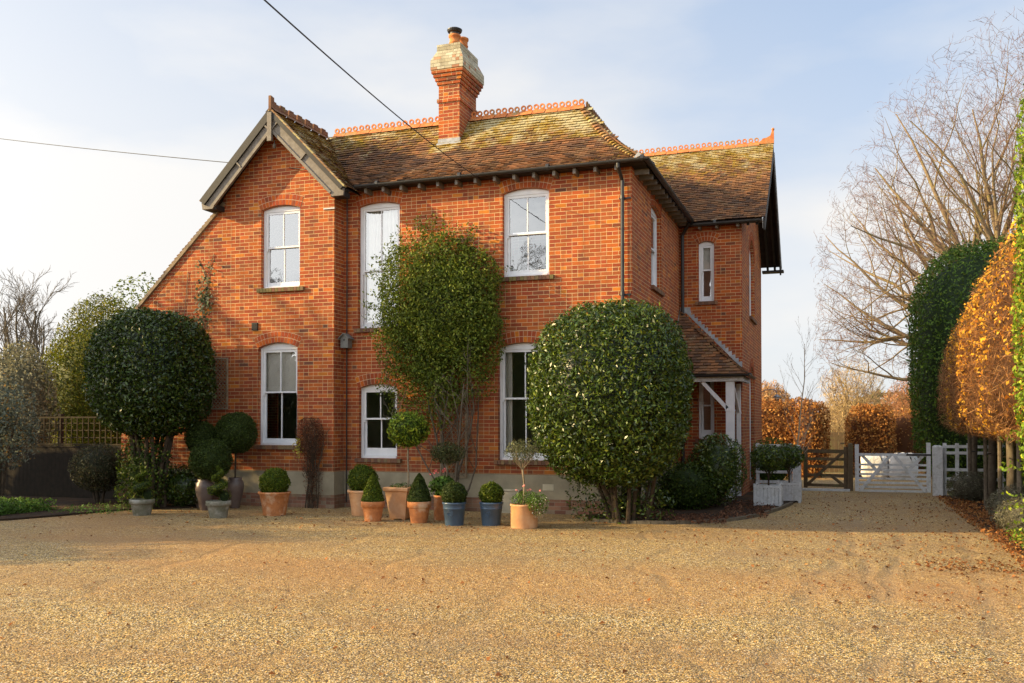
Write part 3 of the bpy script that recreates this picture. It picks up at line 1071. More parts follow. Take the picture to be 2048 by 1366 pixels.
# rooms inside: floors and partitions, with one opening to the garden behind
mb = MB()
mb.box(GX0 + 0.05, XC - 0.3, Y0 + 0.27, 22.2, 3.5, 3.62)
mb.box(GX0 + 0.05, XC - 0.3, Y0 + 0.27, 22.2, 0.2, 0.26)
mb.box(-5.9, XW - 0.26, YW + 0.26, 27.7, 3.45, 3.6)
mb.build('floor', 'inner', house, recalc=False)
wall('interior_wall', [(GX0 + 0.05, 0.3), (XC - 0.3, 0.3), (XC - 0.3, 6.4), (GX0 + 0.05, 3.7), ], [[(-14.35, 1.35), (-13.55, 1.35), (-13.55, 2.5), (-14.35, 2.5)]], FY(20.3), 'inner', 0.15)
for x in (-12.7 + 0.0, -9.72, -7.2):
    if x > -12:
        wall('interior_wall', [(Y0 + 0.26, 0.3), (20.3, 0.3), (20.3, 6.4), (Y0 + 0.26, 6.4)], [], FX(x), 'inner')

sash_window(PG, *W_GU, mid=5.42, mossy=True)
sash_window(PG, *W_GL, mid=2.38, blind=roman_blind(2.36, 3.32))
sash_window(PM, *W_M1, mid=4.88, blind=curtain(0.0, 1.0, 3.72, 6.2))
sash_window(PM, *W_M2, mid=1.82, bottomrail=0.16)
sash_window(PM, *W_M3, mid=5.42, mossy=True)
sash_window(PM, *W_M4, mid=2.21, blind=curtain(0.0, 0.16, 1.1, 3.2))
sash_window(PS, *W_S1, mid=5.42)
sash_window(PW, *W_W1, mid=5.38, bars=0, blind=roman_blind(5.4, 6.0))
sash_window(PW, *W_W2, mid=2.15, bars=0, bottomrail=0.16, arch=False)
sash_window(PR, *W_R1, mid=5.3)
sash_window(PR, *W_R2, mid=1.6)


# ---- roofs -------------------------------------------------------------
TPAL = [(0.23, 0.115, 0.058), (0.20, 0.097, 0.050), (0.26, 0.13, 0.06), (0.16, 0.085, 0.050), (0.29, 0.14, 0.062), (0.22, 0.125, 0.065), (0.32, 0.145, 0.062), (0.13, 0.075, 0.048)]


def tiles(name, P, prof, inside, u0, u1, mossf, parent=house, gauge=0.098, wid=0.165, dark=None, seed=1, urange=None):
    """courses of real tiles.  P(u,s,z)->point; prof=[(s,z)...] from eave to ridge; inside(u,s)->bool"""
    rnd = random.Random(seed)
    pl = [Vector((s, z)) for s, z in prof]
    seg = [(pl[i + 1] - pl[i]).length for i in range(len(pl) - 1)]
    L = sum(seg)

    def at(t):
        t = max(0, min(t, L))
        i = 0
        while i < len(seg) - 1 and t > seg[i]:
            t -= seg[i]
            i += 1
        q = pl[i].lerp(pl[i + 1], t / seg[i])
        d = (pl[i + 1] - pl[i]).normalized()
        return q, Vector((-d.y, d.x))
    mb = MB()
    nrow = int(L / gauge) + 1
    for r_ in range(nrow):
        t0 = r_ * gauge
        t1 = min(t0 + gauge * 1.25, L)
        if t1 - t0 < 0.02:
            continue
        off = (0.5 * (r_ % 2)) * wid
        n = int((u1 - u0) / wid) + 2
        for k in range(-1, n):
            ua = u0 + off + k * wid
            ub = ua + wid
            ua, ub = max(ua, u0), min(ub, u1)
            if ub - ua < 0.03:
                continue
            q0, n0 = at(t0)
            uc = (ua + ub) / 2
            if not inside(uc, q0.x):
                continue
            q1, n1 = at(t1)
            sag = 0.012 * math.sin(uc * 1.7 + seed) * math.sin(q0.x * 2.1 + 1.0)
            lift = 0.017 + rnd.uniform(0, 0.014)
            jt = rnd.uniform(-0.006, 0.006)
            th = 0.015
            tl = rnd.uniform(-0.004, 0.004)
            g = 0.0035

            def pt(u, q, nn, h):
                q2 = q + nn * (h + sag)
                return P(u, q2.x, q2.y)
            q0 = q0 - (q1 - q0).normalized() * jt
            tops = [pt(ua + g, q0, n0, lift + th + tl), pt(ub - g, q0, n0, lift + th - tl), pt(ub - g, q1, n1, 0.008), pt(ua + g, q1, n1, 0.008)]
            bots = [pt(ua + g, q0, n0, lift + tl - 0.002), pt(ub - g, q0, n0, lift - tl - 0.002), pt(ub - g, q1, n1, -0.01), pt(ua + g, q1, n1, -0.01)]
            c = rnd.choice(TPAL)
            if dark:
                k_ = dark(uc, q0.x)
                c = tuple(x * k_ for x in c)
            m = mossf(uc, q0.x, (t0 / L)) + rnd.uniform(-0.1, 0.1)
            mb.add(bots + tops, [(4, 5, 6, 7), (0, 1, 5, 4), (1, 2, 6, 5), (3, 0, 4, 7)], c, max(0.001, m))
    return mb.build(name, 'tile', parent, recalc=False)


def profile(z0, h, span, k=0.0, n=12):
    """eave to ridge, flaring out at the eave when k>0"""
    out = []
    for i in range(n + 1):
        t = i / n
        g = (1 - k) * t + k * t * t if k else t
        out.append((span * t, z0 + h * g))
    return out


# main roof: front slope, hip to the right
EZ, EY, EX = 6.56, 16.72, -3.40
HB, HA, HH, HK = 1.90, 1.62, 1.72, 0.36
RZ = EZ + HH
RX, RY = EX - HA, EY + HB
VX = -9.35                     # gable's right eave


def in_main(u, s):
    t = s / HB
    if u > EX - HA * t + 0.03:
        return False
    return u > VX - (s) * (GA - VX) / (-1.8) - 0.06


def g_of(t):
    return (1 - HK) * t + HK * t * t


pm = profile(EZ, HH, HB, HK)
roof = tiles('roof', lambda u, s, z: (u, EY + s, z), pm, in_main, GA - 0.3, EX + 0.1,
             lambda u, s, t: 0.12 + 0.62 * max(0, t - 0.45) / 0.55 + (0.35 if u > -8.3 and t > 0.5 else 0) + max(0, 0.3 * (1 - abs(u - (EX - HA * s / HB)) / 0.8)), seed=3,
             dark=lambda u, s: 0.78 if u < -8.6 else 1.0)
roof['label'] = 'hipped main roof of brown clay tiles with yellow moss near the ridge'
mb = MB()
N = 12
def skin(mb, P, prof, ul, ur, dz=-0.03):
    for i in range(len(prof) - 1):
        (s0, z0), (s1, z1) = prof[i], prof[i + 1]
        mb.face([P(ul(s0), s0, z0 + dz), P(ur(s0), s0, z0 + dz), P(ur(s1), s1, z1 + dz), P(ul(s1), s1, z1 + dz)])
skin(mb, lambda u, s, z: (u, EY + s, z), pm, lambda s: GA - 0.5 if s > 1.5 else VX - s * 0.95 - 0.2, lambda s: EX - HA * s / HB)
# side slope over the right wall
ps = profile(EZ, HH, HA, HK)
skin(mb, lambda u, s, z: (EX - s, u, z), ps, lambda s: EY + HB * s / HA, lambda s: 25.0)
# slopes and flat behind the ridges
mb.face([(GA - 1, RY, RZ - 0.03), (RX, RY, RZ - 0.03), (RX - 1.9, RY + 1.9, 6.6), (GA - 1, RY + 1.9, 6.6)])
mb.face([(RX, RY, RZ - 0.03), (RX, 25.0, RZ - 0.03), (RX - 1.9, 25.0, 6.6), (RX - 1.9, RY + 1.9, 6.6)])
mb.face([(-12.4, RY + 1.9, 6.6), (RX - 1.9, RY + 1.9, 6.6), (RX - 1.9, 22.4, 6.6), (-12.4, 22.4, 6.6)])
mb.build('roof_underlay', 'deck', house, recalc=False)
tiles('roof_slope', lambda u, s, z: (EX - s, u, z), ps, lambda u, s: u > EY + HB * s / HA, EY, 24.0, lambda u, s, t: 0.2, seed=9)

# gable roof right slope, verge at Y=16.25, eave at VX, ridge at GA
GZ0, GZR, GYV = 6.44, 8.17, 16.24
pg = profile(GZ0, GZR - GZ0, VX - GA, 0.06)
pgs = pg


def in_gable(u, s):
    return GYV - 0.01 < u < EY + s * 1.06 + 0.05 if s > 0 else u < EY + 0.05


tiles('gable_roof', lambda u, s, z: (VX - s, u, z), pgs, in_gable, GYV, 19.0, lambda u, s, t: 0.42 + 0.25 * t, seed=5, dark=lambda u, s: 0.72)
GLX = -12.77
pgl = profile(GZ0 - 0.03, GZR - GZ0 + 0.03, GA - GLX, 0.06)
tiles('gable_roof', lambda u, s, z: (GLX + s, u, z), pgl, lambda u, s: True, GYV, 20.2, lambda u, s, t: 0.9, seed=6)
mb = MB()
skin(mb, lambda u, s, z: (VX - s, u, z), pgs, lambda s: GYV + 0.02, lambda s: 18.7)
skin(mb, lambda u, s, z: (GLX + s, u, z), pgl, lambda s: GYV + 0.02, lambda s: 20.2)
mb.build('gable_underlay', 'deck', house, recalc=False)
# catslide on the left
pc = profile(3.72, 6.42 - 3.72, 15.32 - 12.45, 0.0)
tiles('catslide_roof', lambda u, s, z: (-15.32 + s, u, z), pc, lambda u, s: True, YG - 0.05, 22.4, lambda u, s, t: 0.4, seed=8)
mb = MB()
skin(mb, lambda u, s, z: (-15.32 + s, u, z), pc, lambda s: YG - 0.03, lambda s: 22.3)
mb.bar((-15.36, YG - 0.02, 3.655), (-12.42, YG - 0.02, 6.42), 0.07, 0.075, up=(0, 1, 0))
mb.build('verge', 'wood_pale', house, recalc=False)

# wing roof
WEY, WEZ, WRY, WRZ, WVX = 22.03, 6.46, 25.05, 9.02, -1.66
pw = profile(WEZ, WRZ - WEZ, WRY - WEY, 0.08)


def in_wing(u, s):
    z = WEZ + (WRZ - WEZ) * (s / (WRY - WEY))
    return u < WVX and u > EX - (z - EZ) * 0.95 - 0.35


tiles('wing_roof', lambda u, s, z: (u, WEY + s, z), pw, in_wing, -6.2, WVX, lambda u, s, t: 0.08 + 0.9 * max(0, t - 0.4) / 0.6, seed=12,
      dark=lambda u, s: 0.85 if s < 1.5 else 1.05)
mb = MB()
skin(mb, lambda u, s, z: (u, WEY + s, z), pw, lambda s: -6.4, lambda s: WVX - 0.02)
pb = profile(WEZ - 0.15, WRZ - WEZ + 0.15, 28.1 - WRY, 0.08)
skin(mb, lambda u, s, z: (u, 28.1 - s, z), pb, lambda s: -6.4, lambda s: WVX - 0.02)
mb.build('wing_underlay', 'deck', house, recalc=False)


# ridge crests: tiles each with two pierced rings
def crest(name, a, b, mat, unit=0.30, ring=True, rr=0.062, steep=0.75, parent=roof):
    a, b = Vector(a), Vector(b)
    d = (b - a)
    L = d.length
    d.normalize()
    sd = Vector((-d.y, d.x, 0)).normalized()
    n = max(1, int(round(L / unit)))
    u = L / n
    mb = MB()
    for k in range(n):
        o = a + d * (k * u)
        jz = random.uniform(-0.006, 0.006)
        g = 0.006
        for s_ in (1, -1):
            p0, p1 = o + d * g, o + d * (u - g)
            lo = sd * (0.12 * s_) + Vector((0, 0, -0.085 * steep + jz))
            up = Vector((0, 0, 0.035 + jz))
            mb.face([p0 + lo, p1 + lo, p1 + up + sd * 0.012 * s_, p0 + up + sd * 0.012 * s_])
        c = o + d * u / 2
        mb.box(0, 1, 0, 1, 0, 1, P=lambda x, y, z: tuple(o + d * (g + x * (u - 2 * g)) + sd * (0.028 * y - 0.014) + Vector((0, 0, 0.02 + z * 0.035 + jz))))
        if ring:
            for q in (0.26, 0.74):
                cc = o + d * (u * q) + Vector((0, 0, 0.05 + rr + jz))
                m = 10
                for j in range(m):
                    t0, t1 = 2 * math.pi * j / m, 2 * math.pi * (j + 1) / m
                    ro, ri = rr, rr * 0.48
                    pts = []
                    for w_ in (-0.014, 0.014):
                        for r_, t in ((ri, t0), (ro, t0), (ro, t1), (ri, t1)):
                            pts.append(cc + d * (r_ * math.cos(t)) + Vector((0, 0, r_ * math.sin(t))) + sd * w_)
                    mb.hexa(pts)
        else:
            mb.box(0, 1, 0, 1, 0, 1, P=lambda x, y, z: tuple(o + d * (0.01 + x * u * 0.86) + sd * (0.04 * y - 0.02) + Vector((0, 0, 0.05 + z * 0.085 + jz))))
            mb.box(0, 1, 0, 1, 0, 1, P=lambda x, y, z: tuple(o + d * (0.03 + x * u * 0.5) + sd * (0.04 * y - 0.02) + Vector((0, 0, 0.13 + z * 0.035 + jz))))
    return mb.build(name, mat, parent, recalc=True)


crest('ridge_crest', (GA + 0.1, RY, RZ + 0.02), (-8.14, RY, RZ + 0.03), 'crest')
crest('ridge_crest', (-7.58, RY, RZ + 0.03), (RX, RY, RZ + 0.02), 'crest')
crest('ridge_crest', (RX, RY + 0.1, RZ + 0.02), (RX, 24.0, RZ + 0.02), 'crest_old')
crest('ridge_crest', (GA, GYV, GZR + 0.035), (GA, RY - 0.1, GZR + 0.06), 'crest_old', ring=False, unit=0.33)
crest('ridge_crest', (-6.0, WRY, WRZ + 0.03), (WVX - 0.36, WRY, WRZ + 0.03), 'crest')
mb = MB()          # finial at the wing's gable end
P = lambda u, v, w: (u, WRY + w, v)
poly = [(WVX - 0.36, WRZ + 0.0), (WVX, WRZ + 0.0), (WVX, WRZ + 0.34), (WVX - 0.05, WRZ + 0.34), (WVX - 0.09, WRZ + 0.22), (WVX - 0.2, WRZ + 0.17), (WVX - 0.28, WRZ + 0.165), (WVX - 0.33, WRZ + 0.1), (WVX - 0.36, WRZ + 0.1)]
mb.poly_extrude(poly, P, -0.03, 0.03)
mb.lathe([(0.0, -0.04), (0.028, -0.03), (0.042, 0), (0.028, 0.035), (0, 0.045)], WVX - 0.025, WRY, WRZ + 0.38, 12)
mb.build('finial', 'crest', roof)
mb = MB()          # finial on the front gable
P = lambda u, v, w: (GA + w, u, v)
mb.poly_extrude([(GYV - 0.02, GZR), (GYV + 0.34, GZR), (GYV + 0.34, GZR + 0.12), (GYV + 0.2, GZR + 0.16), (GYV + 0.1, GZR + 0.20), (GYV + 0.1, GZR + 0.27), (GYV - 0.02, GZR + 0.29)], P, -0.03, 0.03)
mb.build('finial', 'crest_old', roof)

# bonnet tiles along the hip
mb = MB()
nh = 24
for k in range(nh):
    t0, t1 = k / nh, min(1.0, (k + 1.55) / nh)
    a = Vector((EX - HA * t0, EY + HB * t0, EZ + HH * g_of(t0) + 0.035))
    b = Vector((EX - HA * t1, EY + HB * t1, EZ + HH * g_of(t1) + 0.01))
    d = (b - a).normalized()
    sd = d.cross(Vector((0, 0, 1))).normalized()
    up = sd.cross(d)
    prev = None
    c = random.choice(TPAL)
    c = tuple(x * 1.25 for x in c)
    ms = random.uniform(0.3, 0.95)
    for q in range(7):
        ang = math.pi * (0.04 + 0.92 * q / 6)
        o0 = sd * (0.155 * math.cos(ang)) + up * (0.075 * math.sin(ang) - 0.06)
        o1 = sd * (0.10 * math.cos(ang)) + up * (0.05 * math.sin(ang) - 0.06)
        cur = (a + o0, b + o1, a + o0 - up * 0.02)
        if prev:
            mb.face([prev[0], cur[0], cur[1], prev[1]], c, ms)
            mb.face([prev[2], cur[2], cur[0], prev[0]], c, ms)
        prev = cur
mb.build('hip_tiles', 'tile', roof, recalc=False)
mb = MB()
mb.face([(EX - 0.2, EY - 0.03, EZ), (EX + 0.02, EY - 0.03, EZ), (EX - 0.1, EY - 0.02, EZ + 0.13)])
mb.face([(EX + 0.02, EY - 0.03, EZ), (EX + 0.02, EY + 0.16, EZ), (EX - 0.1, EY - 0.02, EZ + 0.13)])
mb.build('hip_end', 'lead', roof, recalc=False)

# verge mortar + tile edge of the front gable
mb = MB()
for (xa, za, xb, zb) in ((VX + 0.02, GZ0 + 0.0, GA, GZR + 0.02), (GLX - 0.02, GZ0 - 0.03, GA, GZR + 0.02)):
    n = 22
    for k in range(n):
        a = Vector((xa + (xb - xa) * k / n, GYV + 0.04, za + (zb - za) * k / n + 0.01))
        b = Vector((xa + (xb - xa) * (k + 1.1) / n, GYV + 0.04, za + (zb - za) * (k + 1.1) / n - 0.002))
        mb.bar(a, b, 0.10, 0.035, up=(0, 0, 1), col=random.choice([(0.42, 0.30, 0.15), (0.35, 0.22, 0.11), (0.45, 0.36, 0.16), (0.30, 0.17, 0.08)]))
mb.build('verge', 'voussoir', house)

# bargeboards of the front gable
def board_poly(xa, za, xb, zb, w):
    d = Vector((xb - xa, zb - za)).normalized()
    nn = Vector((d.y, -d.x))
    if nn.y > 0:
        nn = -nn
    return d, nn


PB = lambda u, v, w: (u, w, v)
apz = GZR - 0.03
for sgn, xe, ze in ((1, VX + 0.0, GZ0 - 0.03), (-1, GLX, GZ0 - 0.06)):
    mb = MB()
    d, nn = board_poly(GA, apz, xe, ze, 0.3)
    bw = 0.285
    top0, top1 = Vector((GA, apz)), Vector((xe, ze))
    v_in = bw / abs(nn.y)
    inner = lambda off, t: Vector((GA, apz - off / abs(nn.y))) + (Vector((xe - GA, ze - apz))) * t
    tb = (1 - 0.02)
    low = Vector((xe - sgn * 0.02, ze - 0.135))
    # where the inner edge meets the horizontal foot
    tfoot = ((apz - v_in) - (low.y)) / (apz - ze)
    foot = Vector((GA + (xe - GA) * tfoot, low.y))
    poly = [(GA, apz), (xe, ze), (low.x, low.y), (foot.x, foot.y), (GA, apz - v_in)]
    if sgn < 0:
        poly = poly[::-1]
    mb.poly_extrude(poly, PB, 16.27, 16.31)
    # raised edge moulding along the lower edge with two stops
    for off, w_, pr_ in ((v_in - 0.035, 0.055, 16.262), (0.03, 0.06, 16.250)):
        a = Vector((GA, pr_, apz - off))
        tt = tfoot - 0.02 if off > 0.1 else 0.98
        b = Vector((GA + (xe - GA) * tt, pr_, apz - off + (ze - apz) * tt))
        if off > 0.1:
            mb.bar(a, b, 0.03, w_, up=(0, 0, 1))
        else:
            mk = MB()
            mk.bar(a, b, 0.05, 0.085 if sgn > 0 else 0.15, up=(0, 0, 1))
            mk.build('verge_moulding', 'blackwood', house)
    for tt in (0.06, 0.46):
        q = Vector((GA + (xe - GA) * tt, 16.262, apz - v_in * 0.5 + (ze - apz) * tt))
        mb.bar(q - Vector((nn.x, 0, nn.y)) * 0.09, q + Vector((nn.x, 0, nn.y)) * 0.10, 0.03, 0.06, up=(0, 1, 0))
    mb.build('bargeboard', 'darkwood', house)
mb = MB()
mb.box(GA - 0.05, GA + 0.05, 16.20, 16.268, apz - 0.62, apz - 0.03)
mb.lathe([(0, -0.07), (0.02, -0.06), (0.04, -0.02), (0.03, 0.02), (0.012, 0.045), (0.012, 0.09)], GA, 16.40, apz - 0.66, 12)
mb.build('king_post', 'darkwood', house)
mb = MB()
for (xe, ze) in ((VX, GZ0 - 0.03), (GLX, GZ0 - 0.06)):
    for yy in (16.33, 16.42, 16.52):
        mb.bar((GA, yy, apz - 0.07), (GA + (xe - GA) * 0.97, yy, apz - 0.07 + (ze - apz) * 0.97), 0.05, 0.07, up=(0, 0, 1))
mb.box(VX - 0.33, VX - 0.05, 16.33, 16.60, GZ0 - 0.16, GZ0 - 0.06)
mb.box(GLX + 0.03, GLX + 0.34, 16.31, 16.60, GZ0 - 0.20, GZ0 - 0.10)
mb.build('barge_soffit', 'blackwood', house)

# wing bargeboard (dark, seen from inside of its overhang)
mb = MB()
for (ya, za, s_) in ((WEY + 0.02, WEZ - 0.04, 1), (28.06, WEZ - 0.2, -1)):
    poly = [(ya, za), (WRY, WRZ - 0.05), (WRY, WRZ - 0.42), (ya + 0.08 * s_, za - 0.24), (ya, za - 0.22)]
    P = lambda u, v, w: (WVX - 0.05 + w, u, v)
    mb.poly_extrude(poly if s_ > 0 else poly[::-1], P, 0, 0.04)
    for xx in (-1.85, -2.05):
        mb.bar((xx, WRY, WRZ - 0.12), (xx, ya, za - 0.07), 0.06, 0.09)
mb.box(-2.2, -1.6, 27.85, 28.14, 6.10, 6.16)
mb.build('bargeboard', 'blackwood', house)
mb = MB()
mb.bar((WVX - 0.062, WEY + 0.05, WEZ - 0.12), (WVX - 0.062, WEY + 0.16, WEZ - 0.02), 0.02, 0.26)
mb.build('verge_strip', 'white_old', house)
mb = MB()
mb.bar((WVX + 0.0, WRY + 0.1, WRZ - 0.2), (WVX + 0.0, 28.1, WEZ - 0.25), 0.015, 0.02)
mb.build('verge_strip', 'white_old', house)

# gutters, downpipes, rafter feet
def gutter(pts, r_=0.058, name='gutter'):
    mb = MB()
    pts = [Vector(p) for p in pts]
    for i in range(len(pts) - 1):
        a, b = pts[i], pts[i + 1]
        d = (b - a).normalized()
        sd = Vector((-d.y, d.x, 0)).normalized()
        m = 8
        for (ro, fl) in ((r_, 0), (r_ - 0.008, 1)):
            for k in range(m):
                t0, t1 = math.pi + math.pi * k / m, math.pi + math.pi * (k + 1) / m
                o0 = sd * ro * math.cos(t0) + Vector((0, 0, ro * math.sin(t0)))
                o1 = sd * ro * math.cos(t1) + Vector((0, 0, ro * math.sin(t1)))
                f = [a + o0, b + o0, b + o1, a + o1]
                mb.face(f if not fl else f[::-1])
        L = (b - a).length
        k = 0.5
        while k < L:       # joint collars
            c = a + d * k
            mb.tube([c - d * 0.03, c + d * 0.03], r_ + 0.006, 10)
            k += 1.8
    return mb.build(name, 'black', house, recalc=False)


gutter([(VX + 0.03, EY - 0.055, EZ - 0.01), (EX + 0.10, EY - 0.055, EZ - 0.005)])
gutter([(EX + 0.06, EY - 0.09, EZ - 0.01), (EX + 0.06, WEY + 0.0, EZ - 0.05)])
gutter([(EX + 0.1, WEY - 0.05, WEZ - 0.05), (WVX - 0.1, WEY - 0.05, WEZ - 0.04)])
mb = MB()
mb.tube([(-3.87, EY - 0.055, EZ - 0.06), (-3.87, EY - 0.055, EZ - 0.12), (-3.85, Y0 - 0.07, EZ - 0.32), (-3.85, Y0 - 0.07, 0.1)], 0.036, 10)
for z in (5.9, 4.1, 2.3):
    mb.tube([(-3.85, Y0 - 0.07, z), (-3.85, Y0 - 0.07, z + 0.06)], 0.043, 10)
    mb.box(-3.92, -3.70, Y0 - 0.03, Y0 - 0.004, z + 0.01, z + 0.035)
mb.build('downpipe', 'black', house)
mb = MB()
mb.tube([(EX + 0.0, WEY - 0.02, EZ - 0.1), (XC + 0.09, YW - 0.09, EZ - 0.35), (XC + 0.09, YW - 0.09, 4.55), (XC + 0.09, YW - 0.09, 0.2)], 0.042, 10)
mb.build('downpipe', 'black', house)
mb = MB()
mb.tube([(GX1 + 0.1, Y0 - 0.06, EZ - 0.1), (GX1 + 0.1, Y0 - 0.05, 0.1)], 0.013, 8)
mb.build('downpipe', 'black', house)

rf = None
x = -9.15
first = None
while x < -3.55:
    mb = MB()
    mb.box(x, x + 0.055, EY + 0.01, Y0 + 0.01, EZ - 0.155, EZ - 0.055)
    o = mb.build('rafter_foot', 'darkwood', house)
    x += 0.40
y = Y0 + 0.22
while y < WEY:
    mb = MB()
    mb.box(XC - 0.01, EX - 0.01, y, y + 0.055, EZ - 0.155, EZ - 0.055)
    mb.build('rafter_foot', 'darkwood', house)
    y += 0.40
for x in (-3.2, -2.8, -2.32):
    mb = MB()
    mb.box(x, x + 0.055, WEY + 0.01, YW + 0.01, WEZ - 0.155, WEZ - 0.055)
    mb.build('rafter_foot', 'darkwood', house)
mb = MB()      # soffit boards under the eaves
mb.box(VX + 0.02, EX, EY + 0.04, Y0 + 0.02, EZ - 0.05, EZ - 0.03)
mb.box(XC - 0.02, EX - 0.02, Y0, WEY, EZ - 0.052, EZ - 0.032)
mb.box(XC, WVX - 0.06, WEY + 0.04, YW + 0.02, WEZ - 0.05, WEZ - 0.03)
mb.build('soffit', 'blackwood', house, recalc=False)

# ---- chimney -----------------------------------------------------------
CX0, CX1, CY0, CY1 = -8.10, -7.62, 18.08, 19.03
mb = MB()
def ring_box(mb, e, z0, z1, e2=None, col=None):
    e2 = e if e2 is None else e2
    lo = [(CX0 - e, CY0 - e, z0), (CX1 + e, CY0 - e, z0), (CX1 + e, CY1 + e, z0), (CX0 - e, CY1 + e, z0)]
    hi = [(CX0 - e2, CY0 - e2, z1), (CX1 + e2, CY0 - e2, z1), (CX1 + e2, CY1 + e2, z1), (CX0 - e2, CY1 + e2, z1)]
    mb.hexa(lo + hi, col)
ring_box(mb, 0, 7.3, 8.56)
ring_box(mb, 0.03, 8.56, 8.635)
ring_box(mb, 0, 8.635, 8.94)
for k in range(4):
    ring_box(mb, 0.03 * (k + 1), 8.94 + 0.075 * k, 8.94 + 0.075 * (k + 1))
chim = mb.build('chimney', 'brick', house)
mb = MB()
ring_box(mb, 0.135, 9.24, 9.44)
ring_box(mb, 0.135, 9.44, 9.66, 0.03)
ring_box(mb, 0.03, 9.66, 9.80)
b = NB('chimney_cap_stone')
o_ = b.obj()
capm = brick_material('lichened_cap_brick', [(10, (0.52, 0.47, 0.33)), (8, (0.45, 0.40, 0.27)), (6, (0.60, 0.55, 0.40)), (2, (0.45, 0.19, 0.10))], (0.20, 0.17, 0.11), dirt=(0.36, 0.33, 0.20), dirt_amt=0.5, length=0.17)
mb.build('chimney_cap', capm, chim)
mb = MB()
ring_box(mb, 0.012, 7.55, 7.78)
mb.face([(CX0 - 0.06, CY0 - 0.06, 7.60), (CX1 + 0.06, CY0 - 0.06, 7.60), (CX1 + 0.03, CY0 - 0.014, 7.70), (CX0 - 0.03, CY0 - 0.014, 7.70)])
for k in range(7):
    t = k / 7
    y0 = CY0 + 0.05 + t * 0.5
    z0 = 7.62 + t * 0.55
    mb.face([(CX1 + 0.016, y0, z0), (CX1 + 0.14, y0 + 0.02, z0 + 0.02), (CX1 + 0.14, y0 + 0.12, z0 + 0.12), (CX1 + 0.016, y0 + 0.1, z0 + 0.22)])
mb.build('flashing', 'lead', chim, recalc=False)
for (cy, cowl) in ((18.38, True), (18.78, False)):
    mb = MB()
    prof = [(0.115, 0), (0.11, 0.13), (0.122, 0.14), (0.122, 0.16), (0.11, 0.17), (0.112, 0.27), (0.132, 0.28), (0.132, 0.32), (0.115, 0.33), (0.10, 0.33), (0.10, 0.2)]
    mb.lathe(prof, -7.86 if cowl else -7.84, cy, 9.78 if cowl else 9.86, 20)
    pot = mb.build('chimney_pot', 'crest', chim, smooth=True)
    if cowl:
        mb = MB()
        mb.lathe([(0.10, 0.0), (0.105, 0.03), (0.15, 0.05), (0.165, 0.085), (0.165, 0.10), (0.13, 0.12), (0.0, 0.125)], -7.86, cy, 10.12, 20)
        mb.build('cowl', 'black', chim, smooth=False)

# ---- porch in the corner ----------------------------------------------
PZ, PYE, PXE, PAZ = 2.80, 20.80, -2.00, 4.42
pp = profile(PZ, PAZ - PZ, YW - PYE, 0.15)
kx = (XC - PXE) / (YW - PYE)
tiles('porch_roof', lambda u, s, z: (u, PYE + s, z), pp, lambda u, s: u > XC and u < PXE + kx * s, XC, PXE + 0.1, lambda u, s, t: 0.22, seed=21)
pq = profile(PZ, PAZ - PZ, PXE - XC, 0.15)
tiles('porch_roof', lambda u, s, z: (PXE - s, u, z), pq, lambda u, s: u > PYE + s / abs(kx) and (u < YW - 0.0), PYE, YW, lambda u, s, t: 0.22, seed=22)
mb = MB()
skin(mb, lambda u, s, z: (u, PYE + s, z), pp, lambda s: XC, lambda s: PXE + kx * s)
skin(mb, lambda u, s, z: (PXE - s, u, z), pq, lambda s: PYE + s / abs(kx), lambda s: YW)
mb.face([(XC, PYE + 0.02, PZ - 0.04), (PXE - 0.02, PYE + 0.02, PZ - 0.04), (PXE - 0.02, YW, PZ - 0.04), (XC, YW, PZ - 0.04)])
mb.build('porch_underlay', 'deck', house, recalc=False)
mb = MB()       # stepped lead flashing against the wing wall
n = 17
for k in range(n):
    t = k / n
    x0, z0 = XC + 0.12 + (XW + 0.0 - XC - 0.12) * t, PAZ + 0.02 - 0.0 + (3.03 - PAZ) * t
    dx, dz = (XW - XC - 0.12) / n, (3.03 - PAZ) / n
    mb.face([(x0, YW - 0.012, z0 - 0.04), (x0 + dx * 1.05, YW - 0.012, z0 + dz - 0.045), (x0 + dx * 1.0, YW - 0.010, z0 + dz * 0.3 + 0.075), (x0, YW - 0.010, z0 + 0.03)])
mb.box(XC + 0.02, XC + 0.26, YW - 0.02, YW - 0.005, PAZ - 0.06, PAZ + 0.07)
for k in range(12):
    t = k / 12
    mb.face([(XC + 0.012, PYE + 0.1 + 1.4 * t, PZ + 0.1 + 1.5 * t), (XC + 0.012, PYE + 0.1 + 1.4 * (t + 1 / 12), PZ + 0.1 + 1.5 * (t + 1 / 12)),
             (XC + 0.012, PYE + 0.1 + 1.4 * (t + 1 / 12), PZ + 0.22 + 1.5 * (t + 0.6 / 12)), (XC + 0.012, PYE + 0.1 + 1.4 * t, PZ + 0.2 + 1.5 * t)])
mb.build('flashing', 'lead', house, recalc=False)
gutter([(XC + 0.03, PYE - 0.05, PZ - 0.0), (PXE + 0.05, PYE - 0.05, PZ)], 0.05)
gutter([(PXE + 0.045, PYE - 0.09, PZ - 0.0), (PXE + 0.045, YW - 0.02, PZ - 0.01)], 0.05)
mb = MB()
mb.box(XC + 0.02, PXE - 0.05, PYE + 0.08, PYE + 0.16, PZ - 0.15, PZ - 0.05)
mb.box(PXE - 0.13, PXE - 0.05, PYE + 0.162, YW - 0.01, PZ - 0.152, PZ - 0.052)
mb.build('porch_beam', 'white_old', house)
mb = MB()
mb.box(-2.44, -2.26, 20.92, 21.08, 0.0, PZ - 0.153)
mb.box(-2.45, -2.25, 20.91, 21.09, 1.99, 2.03)
mb.build('porch_post', 'white', house, bevel=0.01)
mb = MB()
